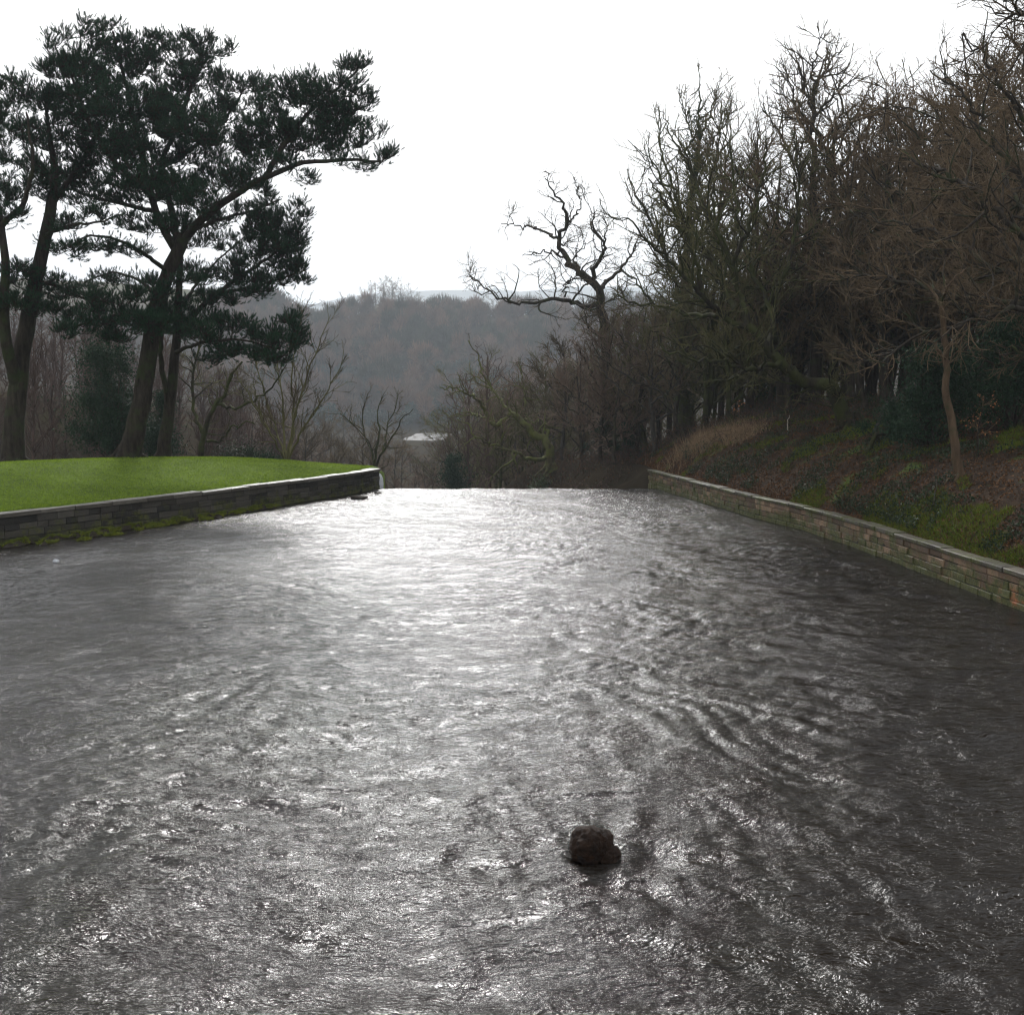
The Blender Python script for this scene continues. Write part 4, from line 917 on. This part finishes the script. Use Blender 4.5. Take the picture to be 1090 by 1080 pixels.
def stack(tpls, pos, scl, rng, mb):
    for (p, s) in zip(pos, scl):
        t = tpls[rng.integers(len(tpls))]; a = rng.uniform(0, 2 * pi); c, d = cos(a), sin(a)
        V = t[0] * s; V = np.stack([V[:, 0] * c - V[:, 1] * d, V[:, 0] * d + V[:, 1] * c, V[:, 2]], 1) + p
        mb.add(V, t[1], False)
rh = np.random.default_rng(77)
def flatten(m):
    out = []; V = np.concatenate(m.v)
    F4 = [f if f.shape[1] == 4 else np.c_[f, f[:, 2]] for f in m.f]
    return V, F4
def scatter(n, x0, x1, y0, y1, cond=None):
    x = rh.uniform(x0, x1, n * 3); y = rh.uniform(y0, y1, n * 3); z = T(x, y)
    k = np.ones(len(x), bool) if cond is None else cond(x, y, z)
    x, y, z = x[k][:n], y[k][:n], z[k][:n]; return np.stack([x, y, z], 1)
def tplset(n, H, m, ever): 
    out = []
    for i in range(n):
        t = hill_tree(rh, H, m, ever); V = np.concatenate(t.v)
        f = [q for q in t.f]; out.append((V, f))
    return out
def stack2(tpls, pos, scl, mb):
    for p, s in zip(pos, scl):
        V0, fs = tpls[rh.integers(len(tpls))]; a = rh.uniform(0, 2 * pi); c, d = cos(a), sin(a); V = V0 * s * np.array([1, 1, rh.uniform(.85, 1.15)])
        V = np.stack([V[:, 0] * c - V[:, 1] * d, V[:, 0] * d + V[:, 1] * c, V[:, 2]], 1) + p
        mb.v.append(V)
        for f in fs:
            mb.f.append(f + mb.n); mb.sm.append(np.zeros(len(f), bool)); mb.mi.append(np.zeros(len(f), np.int32))
        mb.n += len(V)
bare_t = tplset(4, 13, 230, False); ever_t = tplset(3, 12, 260, True)
onhill = lambda x, y, z: (z > -11) & (z < np.where(x < -140, 66, 57)) & (np.abs(x + .07 * y) < .22 * y)
pos = scatter(1250, -330, 130, 484, 745, onhill)
sz_ = rh.uniform(.6, 1.35, len(pos)); pk = perlin(pos[:, 0] / 38, pos[:, 1] / 55, 61) + .35 * rh.normal(size=len(pos))
for (lo_, hi_, mm_, lab_) in ((-9, -.22, 'hill_twig', 'grey brown bare wood in patches on the far side of the valley'), (-.22, .30, 'hill_russet', 'russet brown bare wood covering most of the far side of the valley'), (.30, 9, 'hill_olive', 'dull olive bare wood in patches on the far side of the valley')):
    k = (pk >= lo_) & (pk < hi_); mb = MB(); stack2(bare_t, pos[k], sz_[k], mb)
    tag(mb.build('hillside_wood', M[mm_]), lab_, 'wood', kind='stuff')
pe = scatter(150, -120, 70, 484, 600, lambda x, y, z: (z < 14) & (perlin(x / 40, y / 40, 4) > -.05))
mb = MB(); stack2(ever_t, pe, rh.uniform(.6, 1.0, len(pe)), mb)
tag(mb.build('evergreen_belt', M['hill_evergreen']), 'dark evergreens at the foot of the far hillside beyond the pond', 'wood', kind='stuff')
# trees one can tell apart along the ridge
rp = [wood_kind('ridge_tree', 171 + i, 13, .3, 13, 6.5, [dict(dens=1.2, tmin=.1, ang=(.4, 1), ln=(1.5, 3.5), K=4, wander=.2, trop=.05, rad=(.09, .05)), dict(dens=1.6, tmin=.1, ang=(.4, 1), ln=(.8, 1.8), K=3, wander=.2, trop=.05, rad=(.05, .03))], M['grey_bark'], M['twig'], .2) for i in range(3)]
for k, (px, s) in enumerate([(336, .95), (350, .75), (382, 1.1), (392, 1.3), (403, 1.4), (412, 1.5), (421, 1.45), (430, 1.3), (440, 1.15), (449, .9), (466, 1.1), (476, 1.25), (487, 1.2), (498, 1.2), (512, 1.15), (526, 1.2), (540, 1.2)]):
    x, y = at_px(px, 722 + random.uniform(-12, 12)); o = rp[k] if k < 3 else copy_tree(rp[k % 3])
    o.location = (x, y, Tz(x, y) - .2); o.rotation_euler = (0, 0, random.uniform(0, 6.28)); o.scale = (s, s, s * .9)
    lab, grp = 'one of the round headed bare trees along the ridge of the far hill', 'bare trees on the far ridge'
    if k == 0: lab, grp = 'lone bare tree on the far ridge close to the pine crown', None
    if k == 1: lab, grp = 'small bare tree on the far ridge, beside the lone one', None
    tag(o, lab, 'tree', grp)

# ------------------------------------------------------------------ evergreens and shrubs
def bush(name, label, c, r, n, leaf, m, seed, cat='shrub', lobes=9, stems=7, leafm=.12):
    rng = np.random.default_rng(seed); base = np.array([c[0], c[1], Tz(c[0], c[1])])
    root = empty(name, base, label, cat); r = np.array(r, float)
    L0 = []; tips = []
    for k in range(lobes):
        a = rng.uniform(0, 2 * pi); q = np.array([cos(a) * rng.uniform(0, .75), sin(a) * rng.uniform(0, .75), rng.uniform(.15, .95)])
        q[:2] *= (1.12 - .8 * q[2]); cc = q * r; tips.append(cc); rr = r.min() * rng.uniform(.16, .5)
        m_ = int(n / lobes); d = unit(rng.normal(size=(m_, 3))) * (rng.uniform(.2, 1, m_) ** .4)[:, None] * rr * rng.uniform(.6, 1.3, (1, 3))
        L0.append(cc + d * (1 + .55 * rng.normal(size=(m_, 1))))
    C = np.concatenate(L0); C = C[C[:, 2] > .03]
    mb = MB(); leafcloud(mb, C, leaf, rng, .2); mb.build('foliage', m, root)
    tips = np.array(tips); s = rng.normal(0, .12, (len(tips), 3)) * [1, 1, 0] + [0, 0, -.15]
    P = np.stack([s, s * .6 + tips * .45 + rng.normal(0, .08, tips.shape), tips], 1)
    st = MB(); tubes(P, np.repeat([[.05, .035, .015]], len(P), 0), 5, st)
    tw, tr = spawn(rng, P, np.repeat([[.05, .035, .015]], len(P), 0), 3, .3, (.4, 1.1), (.4, 1.0), 4, .2, .1, (.012, .006)); tubes(tw, tr, 3, st)
    st.build('stems', M['bark'], root); return root
bush('holly_bush', 'broad dark green holly filling the bank behind the slim bent trunk', (at_px(985, 37)[0], 37), (3.2, 2.4, 3.4), 13000, .12, M['holly'], 201, lobes=22)
bush('holly_bush', 'dark holly mass against the photo edge under the big oak', (at_px(1075, 36)[0], 36), (3.0, 2.4, 4.2), 13000, .12, M['holly'], 202, lobes=22)
bush('holly_bush', 'small holly low on the bank left of the slim bent trunk', (at_px(945, 40)[0], 40), (1.8, 1.5, 1.6), 6000, .08, M['holly'], 203, lobes=12)
bush('rhododendron', 'dark evergreen bush low down beyond the wall end, right of the crooked mossy tree', (at_px(668, 69)[0], 69), (1.8, 1.6, 3.0), 5000, .13, M['holly'], 204, lobes=14)
bush('evergreen_tree', 'rounded dark evergreen rising beside the leaning pine trunk, behind the lawn', (at_px(122, 60)[0], 60), (3.9, 3.0, 6.8), 22000, .14, M['holly'], 205, 'tree', lobes=44)
bush('evergreen_tree', 'dark evergreen between the two pine trunks behind the lawn', (at_px(176, 64)[0], 64), (2.2, 2.0, 5.5), 9000, .14, M['holly'], 206, 'tree', lobes=18)
bush('holly_bush', 'wide olive green bush behind the crooked low branched tree', (at_px(255, 68)[0], 68), (4.2, 2.6, 4.4), 12000, .13, M['ivy'], 207, lobes=22)
bush('holly_bush', 'low dark bush at the foot of the multi-stemmed tree', (at_px(285, 63)[0], 63), (2.0, 1.6, 2.0), 5000, .11, M['holly'], 208, lobes=12)
bush('leafy_shrub', 'pale green leafy shrub at the foot of the crooked mossy tree', (at_px(572, 67)[0], 67), (1.5, 1.2, 1.3), 2600, .13, M['shrub_leaf'], 209, lobes=10)
bush('ivy_stump', 'ivy covered dark mound standing in the valley just past the weir', (at_px(484, 88)[0], 88), (2.4, 2.2, 8.6), 9000, .2, M['holly'], 210, 'shrub', lobes=22)
bush('holly_bush', 'dark evergreen bush among the trunks of the wood left of the bent mossy tree', (at_px(828, 66)[0], 66), (2.4, 2.0, 3.6), 6000, .12, M['holly'], 211, lobes=14)
bush('holly_bush', 'dark holly below the brown slope trees near the wall end', (at_px(640, 74)[0], 74), (1.8, 1.6, 2.6), 4000, .14, M['holly'], 212, lobes=12)
rbch = np.random.default_rng(213)
bc = W(1043, 458, 33); bz = Tz(bc[0], bc[1])
root, outs = assemble('beech_sapling', [limb(rbch, [(bc[0], bc[1], bz - .1), (bc[0] - .05, bc[1], bz + .8), (bc[0] + .1, bc[1], bz + 1.7)], .03, .01, 8)],
    [dict(dens=9, tmin=.2, ang=(.6, 1.3), ln=(.5, 1.0), K=5, wander=.15, trop=.02, rad=(.012, .006)), dict(dens=6, tmin=.2, ang=(.4, 1), ln=(.2, .4), K=3, wander=.1, trop=0, rad=(.006, .004))],
    M['bark'], M['twig'], rbch, 'orange leaved beech sapling glowing in front of the dark holly', 'sapling', root_flare=False)
pts = np.concatenate([o[0][:, 1:].reshape(-1, 3) for o in outs[1:]])
mb = MB(); leafcloud(mb, pts[rbch.permutation(len(pts))[:520]], .075, rbch, 0, .6); mb.build('leaves', M['beech_leaf'], root)
bc = W(783, 452, 56); bz = Tz(bc[0], bc[1])
root, outs = assemble('beech_sapling', [limb(rbch, [(bc[0], bc[1], bz - .1), (bc[0] - .05, bc[1], bz + .6), (bc[0] + .2, bc[1], bz + 1.3)], .03, .01, 8)],
    [dict(dens=7, tmin=.2, ang=(.6, 1.3), ln=(.5, 1.0), K=5, wander=.15, trop=.02, rad=(.012, .006)), dict(dens=6, tmin=.2, ang=(.4, 1), ln=(.2, .4), K=3, wander=.1, trop=0, rad=(.006, .004))],
    M['bark'], M['twig'], rbch, 'small russet beech sapling above the dry grass on the bank', 'sapling', root_flare=False)
pts = np.concatenate([o[0][:, 1:].reshape(-1, 3) for o in outs[1:]])
mb = MB(); leafcloud(mb, pts[rbch.permutation(len(pts))[:260]], .10, rbch, 0, .6); mb.build('leaves', M['beech_leaf'], root)

# dry grass on the bank
rg = np.random.default_rng(301)
for k, (px, py, Y, n, s, lab) in enumerate([(742, 468, 54, 700, .75, 'pale tuft of dry straw grass at the upper wall end, nearest the river'), (768, 466, 53, 900, .85, 'biggest clump of dry straw grass on the bank'), (790, 470, 51, 500, .6, 'low brown clump of dead grass beside the big straw clump')]):
    p = W(px, py, Y); p[2] = Tz(p[0], p[1]); o = empty('dry_grass_clump', p, lab, 'grass clump')
    q = rg.normal(0, s, (n, 3)); q[:, 2] = 0; z = T(q[:, 0] + p[0], q[:, 1] + p[1]) - p[2] - .03; q[:, 2] = z
    mb = MB(); blades(mb, q, .75, .025, rg, .4); mb.build('stalks', M['straw'], o)
# fallen wood
def log(name, label, pts, r0, r1, m, twigs, seed):
    rng = np.random.default_rng(seed); p = np.array(pts, float); P, q = limb(rng, p, r0, r1, 12, .03); base = P[0].copy()
    root = empty(name, base, label, 'branch'); mb = MB(); tubes((P - base)[None], q[None], 8, mb); mb.build('stem', m, root)
    c, cr = spawn(rng, (P - base)[None], q[None], twigs, .15, (.5, 1.2), (.4, 1.3), 6, .25, .08, (.03, .01)); sb = MB(); tubes(c, cr, 4, sb)
    if len(c):
        c2, r2 = spawn(rng, c, cr, 2, .2, (.5, 1.2), (.2, .6), 4, .25, .05, (.012, .006)); tubes(c2, r2, 3, sb)
        sb.build('side_branches', m, root)
def gpt(px, py, Y, dz): p = W(px, py, Y); return (p[0], p[1], Tz(p[0], p[1]) + dz)
log('fallen_branch', 'fallen mossy branch with broken arms on the litter below the bent tree', [gpt(921, 482, 39, -.03), gpt(932, 470, 39.4, .45), gpt(946, 474, 39.6, .35), gpt(958, 478, 40, .05)], .10, .05, M['mossy_bark'], 2.2, 311)
log('fallen_branch', 'twisted dead branch tangle propped in front of the dark trunks', [gpt(930, 452, 42, -.03), gpt(944, 440, 42.4, .9), gpt(960, 432, 42.6, 1.2), gpt(985, 402, 43, 2.4)], .09, .03, M['grey_bark'], 3.0, 312)
log('fallen_branch', 'thin dark stick lying on the bank above the rusty wall blocks', [gpt(988, 545, 30, .0), gpt(996, 530, 31, .25), gpt(1002, 515, 32, .05)], .03, .015, M['bark'], 1.0, 313)
log('dead_stake', 'short pale dead stem standing upright in the bank by the wood edge', [gpt(839, 462, 48, -.05), gpt(838, 455, 48, .35), gpt(840, 445, 48, .85)], .035, .012, bark_mat('bleached_wood', (.35, .3, .24), (.55, .48, .4), None, 0, 5), 0.5, 314)

# litter, ivy, moss and brambles on the bank; grass on the lawn
def bank_points(n, d0, d1, y0, y1, rng, power=1.4):
    y = rng.uniform(y0, y1, n); d = d0 + (d1 - d0) * rng.uniform(0, 1, n) ** power; x = xr(y) + d
    return x, y
def bz(x, y): 
    k = x - xr(y) - .14
    return T(x, y) + .10 * perlin(x * 1.7, y * 1.7, 8) * sstep(.5, 1.3, k) + .05 * perlin(x * 4, y * 4, 9) * sstep(.45, .9, k)
rl = np.random.default_rng(321)
x, y = bank_points(80000, .40, 14, 20, 66, rl, 1.7); mb = MB()
leafcloud(mb, np.stack([x, y, bz(x, y) + .02], 1), .085, rl, 0, .65); tag(mb.build('leaf_litter', M['litter']), 'brown fallen leaves carpeting the wooded bank', 'leaf litter', kind='stuff')
x, y = bank_points(80000, .5, 12, 20, 62, rl); k = perlin(x * .45, y * .45, 31) + .35 * perlin(x * 1.6, y * 1.6, 32) > .12; x, y = x[k], y[k]; mb = MB()
leafcloud(mb, np.stack([x, y, bz(x, y) + rl.uniform(.03, .28, len(x))], 1), .075, rl, 1.2, .8); tag(mb.build('ground_ivy', M['ivy']), 'low ivy creeping over the wooded bank', 'ground cover', kind='stuff')
x, y = bank_points(170000, .42, 7, 20, 60, rl, 1.3); k = perlin(x * .38, y * .38, 41) + .3 * perlin(x * 1.5, y * 1.5, 42) + .25 * sstep(2.2, .6, x - xr(y)) * (y < 34) > .36; x, y = x[k], y[k]; mb = MB()
blades(mb, np.stack([x, y, bz(x, y) - .02], 1), .16, .02, rl, .6); tag(mb.build('bank_moss', M['moss']), 'bright green moss and grass patches near the sandstone wall', 'moss', kind='stuff')
def brambles():
    mb = MB(); n = 1500; x = rl.uniform(0, 16, n); y = rl.uniform(58, 74, n); x2, y2 = bank_points(700, 1.2, 9, 44, 66, rl, 1); x = np.r_[x, x2]; y = np.r_[y, y2]; n = len(x)
    S = np.stack([x, y, T(x, y) - .05], 1); a = rl.uniform(0, 2 * pi, n); Dv = np.stack([np.cos(a) * .6, np.sin(a) * .6, np.ones(n)], 1)
    P = grow(rl, S, Dv, rl.uniform(.7, 2.0, n), 8, .12, -.0, .55); tubes(P, np.repeat(np.linspace(.012, .006, 8)[None], n, 0), 3, mb, 0)
    q = P[:, 2:].reshape(-1, 3); q = q[rl.permutation(len(q))[:5200]] + rl.normal(0, .06, (5200, 3)); leafcloud(mb, q, .10, rl, .4, .7, 1)
    q = q[:2600] + rl.normal(0, .15, (2600, 3)); leafcloud(mb, q, .10, rl, .2, .7, 2)
    return mb
tag(brambles().build('brambles', [M['red_bark'], M['litter'], M['ivy']]), 'tangled russet brambles over the bank past the weir', 'bramble', kind='stuff')
def lawn_grass():
    n = 260000; y = RNG.uniform(27, 62, n); d = .62 + 15 * RNG.uniform(0, 1, n) ** 1.3; x = xl(y) - d; z = T(x, y) + .025 * perlin(x * 1.1, y * 1.1, 8) * sstep(.4, 1.2, d)
    mb = MB(); blades(mb, np.stack([x, y, z - .01], 1), .075, .014, RNG, .5); return mb
tag(lawn_grass().build('lawn_grass', M['grass']), 'short green grass blades of the mown lawn', 'grass', kind='stuff')

# moss cushions on the foot of the lawn wall
def moss_clump(name, label, d, off, w, dpt, h, seed, group):
    rng = np.random.default_rng(seed); x, y = LWAT(d, -off); x1, y1 = LWAT(d + .3, -off)
    o = empty(name, (x, y, 0), label, 'moss', group, math.atan2(y1 - y, x1 - x))
    nu, nv = 22, 9; th = np.linspace(0, 2 * pi, nu, endpoint=False); r = np.linspace(0, 1, nv); A, Rr = np.meshgrid(th, r)
    rim = 1 + .75 * perlin(np.cos(A) * 1.9 + seed * 1.37, np.sin(A) * 1.9, seed)
    X = np.cos(A) * Rr * w * .5 * rim; Y = np.sin(A) * Rr * dpt * .5 * rim; Z = h * (1 - Rr ** 2.2) * (1 + .5 * perlin(X * 5, Y * 5, seed)) - .07 * Rr
    f = []
    for i in range(nv - 1):
        for j in range(nu): f.append((i * nu + j, i * nu + (j + 1) % nu, (i + 1) * nu + (j + 1) % nu, (i + 1) * nu + j))
    MB().add(np.stack([X, Y, Z], -1).reshape(-1, 3), np.array(f)).build('silt_mound', M['silt'], o)
    n = int(2600 * w * dpt); a = rng.uniform(0, 2 * pi, n); q = np.sqrt(rng.uniform(0, .9, n)); px_, py_ = np.cos(a) * q * w * .5, np.sin(a) * q * dpt * .5
    rr_ = 1 + .75 * perlin(np.cos(a) * 1.9 + seed * 1.37, np.sin(a) * 1.9, seed); px_, py_ = px_ * rr_, py_ * rr_; kk = perlin(px_ * 3, py_ * 3, seed + 5) > -.12; zz = h * (1 - q ** 2.2) * (1 + .5 * perlin(px_ * 5, py_ * 5, seed)) - .02; mb = MB(); blades(mb, np.stack([px_, py_, zz], 1)[kk], .085, .02, rng, .9); mb.build('moss_blades', M['wall_moss'], o)
def lw_d(Y):
    p = smooth_line(WL); s = np.r_[0, np.cumsum(np.linalg.norm(np.diff(p, axis=0), axis=1))]; return float(np.interp(Y, p[:, 1], s))
rm = np.random.default_rng(444)
for k in range(34):
    Y = 33.6 + 11.6 * (k + rm.uniform(0, .9)) / 34; near = np.clip((46 - Y) / 12, .15, 1); far_out = k % 3 == 2
    off = (rm.uniform(.75, 1.7) if far_out else rm.uniform(.32, .7)) * near + .12
    moss_clump('moss_clump', 'one of the green moss cushions along the foot of the dark lawn wall', lw_d(Y), off, rm.uniform(.35, 1.25), rm.uniform(.25, .55), rm.uniform(.04, .09) if far_out else rm.uniform(.08, .19), 400 + k, 'moss cushions at the foot of the lawn wall')
# ------------------------------------------------------------------ stones
def stone_mesh(rng, r, rough, seed, sub=4):
    import bmesh
    bm = bmesh.new(); bmesh.ops.create_icosphere(bm, subdivisions=sub, radius=1.0); from mathutils import noise as mn, Vector
    for v in bm.verts:
        p = v.co.copy(); n = mn.fractal(p * 1.1 + Vector((seed, 0, 0)), 1.0, 2.0, 4) * rough - rough * .9 * (mn.voronoi(p * 1.5 + Vector((seed, 3, 1)))[0][0] - .45) + rough * .35 * mn.fractal(p * 5 + Vector((seed, 0, 4)), 1.0, 2.0, 3)
        v.co = Vector((p.x * r[0], p.y * r[1], p.z * r[2])) * (1 + n)
    me = bpy.data.meshes.new('stone'); bm.to_mesh(me); bm.free()
    for q in me.polygons: q.use_smooth = True
    return me
def stone(name, label, loc, r, rough, seed, m, cat='rock', rz=0, sub=4):
    me = stone_mesh(None, r, rough, seed, sub); me.materials.append(m); o = bpy.data.objects.new(name, me); COL.objects.link(o)
    o.location = loc; o.rotation_euler = (0, 0, rz); return tag(o, label, cat)
stone('boulder', 'brown rounded boulder sticking out of the river', (ROCK[0], ROCK[1], .10), (.245, .20, .215), .17, 9.2, M['rock'], rz=.4, sub=5)
stone('boulder', 'small dark stone leaning against the brown boulder in the river', (ROCK2[0] - .03, ROCK2[1] - .02, .0), (.13, .12, .115), .2, 4.4, M['rock'], rz=1.0)
p = on_water(382, 530); stone('river_stone', 'flat dark wet stone at the foot of the lawn wall end', (p[0], p[1], .02), (.42, .22, .09), .3, 12.0, M['silt'])
p = on_water(402, 525); stone('river_stone', 'smaller flat stone at the water edge past the flat dark one', (p[0], p[1], .0), (.2, .15, .06), .3, 15.0, M['silt'])
p = on_water(60, 598); stone('pebble', 'small white pebble lit at the shallow edge below the lawn wall', (p[0], p[1], .03), (.09, .07, .06), .3, 17.0, M['pale_stone'])
p = W(402.5, 515, 54.4); stone('stone_post', 'white rounded stone post just past the end of the lawn wall', (p[0] + .05, p[1], .12), (.24, .22, .64), .06, 21.0, M['pale_stone'], 'post')

# ------------------------------------------------------------------ air, light, camera
import bmesh
def haze():
    bm = bmesh.new(); bmesh.ops.create_cube(bm, size=1.0)
    x0, x1, y0, y1, z0, z1 = -4300, 4300, -120, 7400, -17, 620
    for v in bm.verts: v.co = ((x0 if v.co.x < 0 else x1), (y0 if v.co.y < 0 else y1), (z0 if v.co.z < 0 else z1))
    me = bpy.data.meshes.new('haze'); bm.to_mesh(me); bm.free()
    m = bpy.data.materials.new('valley_haze'); m.use_nodes = True; nt = m.node_tree; nt.nodes.clear()
    o = nt.nodes.new('ShaderNodeOutputMaterial'); v = nt.nodes.new('ShaderNodeVolumePrincipled')
    v.inputs['Color'].default_value = (.84, .92, 1, 1); v.inputs['Density'].default_value = .0003; v.inputs['Anisotropy'].default_value = .2
    nt.links.new(v.outputs[0], o.inputs['Volume']); me.materials.append(m)
    ob = bpy.data.objects.new('haze', me); COL.objects.link(ob); tag(ob, kind='stuff')
    ob['label'] = 'thin bluish haze filling the valley air'; ob['category'] = 'haze'
haze()
SKY_POW, SKY_K = .30, .77
SUN_EL, SUN_AZ = 33.0, -7.0      # azimuth from +Y towards +X
w = bpy.data.worlds.new('World'); sc.world = w; w.use_nodes = True; nt = w.node_tree
bg = nt.nodes['Background']; sky = nt.nodes.new('ShaderNodeTexSky'); sky.sky_type = 'NISHITA'; sky.sun_disc = False
sky.sun_elevation = R(SUN_EL); sky.sun_rotation = R(SUN_AZ); sky.air_density = 1.0; sky.dust_density = 5.0; sky.ozone_density = 1.0
bw = nt.nodes.new('ShaderNodeRGBToBW'); mx = nt.nodes.new('ShaderNodeMix'); mx.data_type = 'RGBA'; mx.inputs[0].default_value = .9
nt.links.new(sky.outputs[0], bw.inputs[0]); nt.links.new(sky.outputs[0], mx.inputs[6]); nt.links.new(bw.outputs[0], mx.inputs[7])
# a thin bright cloud sheet evens the clear sky out: its brightness goes with a low power of the sky's own
def mth(op, a, b):
    n = nt.nodes.new('ShaderNodeMath'); n.operation = op
    for i, v in enumerate((a, b)):
        if isinstance(v, (int, float)): n.inputs[i].default_value = v
        else: nt.links.new(v, n.inputs[i])
    return n.outputs[0]
lum = mth('MAXIMUM', bw.outputs[0], .05)
sx = nt.nodes.new('ShaderNodeSeparateXYZ'); nt.links.new(nt.nodes.new('ShaderNodeTexCoord').outputs['Generated'], sx.inputs[0])
low = mth('ADD', 1.0, mth('MULTIPLY', .55, mth('POWER', mth('SUBTRACT', 1.0, mth('MINIMUM', mth('ABSOLUTE', sx.outputs[2], 0), 1.0)), 7.0)))   # the cloud is thinner and brighter towards the horizon
tc = nt.nodes.new('ShaderNodeTexCoord'); cn = nt.nodes.new('ShaderNodeTexNoise'); cn.inputs['Scale'].default_value = 2.2; cn.inputs['Detail'].default_value = 5
nt.links.new(tc.outputs['Generated'], cn.inputs['Vector'])
gain = mth('MULTIPLY', mth('POWER', mth('MULTIPLY', lum, .15), SKY_POW - 1.0), mth('MULTIPLY', low, mth('ADD', mth('MULTIPLY', cn.outputs[0], .5), .75)))
vm = nt.nodes.new('ShaderNodeVectorMath'); vm.operation = 'SCALE'; nt.links.new(mx.outputs[2], vm.inputs[0]); nt.links.new(mth('MULTIPLY', gain, SKY_K), vm.inputs['Scale'])
nt.links.new(vm.outputs[0], bg.inputs[0]); bg.inputs[1].default_value = .15
sl = bpy.data.lights.new('sun', 'SUN'); sl.energy = 2.5; sl.angle = R(13); sl.color = (1, .985, .96)
so = bpy.data.objects.new('sun', sl); COL.objects.link(so); so.rotation_euler = (R(90 - SUN_EL), 0, 0)
from mathutils import Vector
dv = Vector((sin(R(SUN_AZ)) * cos(R(SUN_EL)), cos(R(SUN_AZ)) * cos(R(SUN_EL)), sin(R(SUN_EL)))); so.rotation_euler = dv.to_track_quat('Z', 'Y').to_euler(); so.location = dv * 200

cd = bpy.data.cameras.new('camera'); co = bpy.data.objects.new('camera', cd); COL.objects.link(co)
co.location = CAM; co.rotation_euler = (R(90) - PITCH, 0, 0); cd.sensor_fit = 'HORIZONTAL'; cd.sensor_width = 36; cd.lens = 36.0 * F / 1090
cd.clip_start = .1; cd.clip_end = 14000; sc.camera = co
vs = sc.view_settings; vs.view_transform = 'Standard'; vs.look = 'None'; vs.gamma = 1; vs.use_curve_mapping = False; vs.exposure = 0.92
sc.cycles.pixel_filter_type = 'BLACKMAN_HARRIS'; sc.cycles.filter_width = 1.25; sc.cycles.volume_bounces = 0; sc.cycles.max_bounces = 6; sc.cycles.diffuse_bounces = 2; sc.cycles.glossy_bounces = 3; sc.cycles.transmission_bounces = 2
sc.cycles.sample_clamp_indirect = 4
try:
    sc.cycles.use_denoising = True; sc.cycles.denoiser = 'OPENIMAGEDENOISE'
except Exception: pass
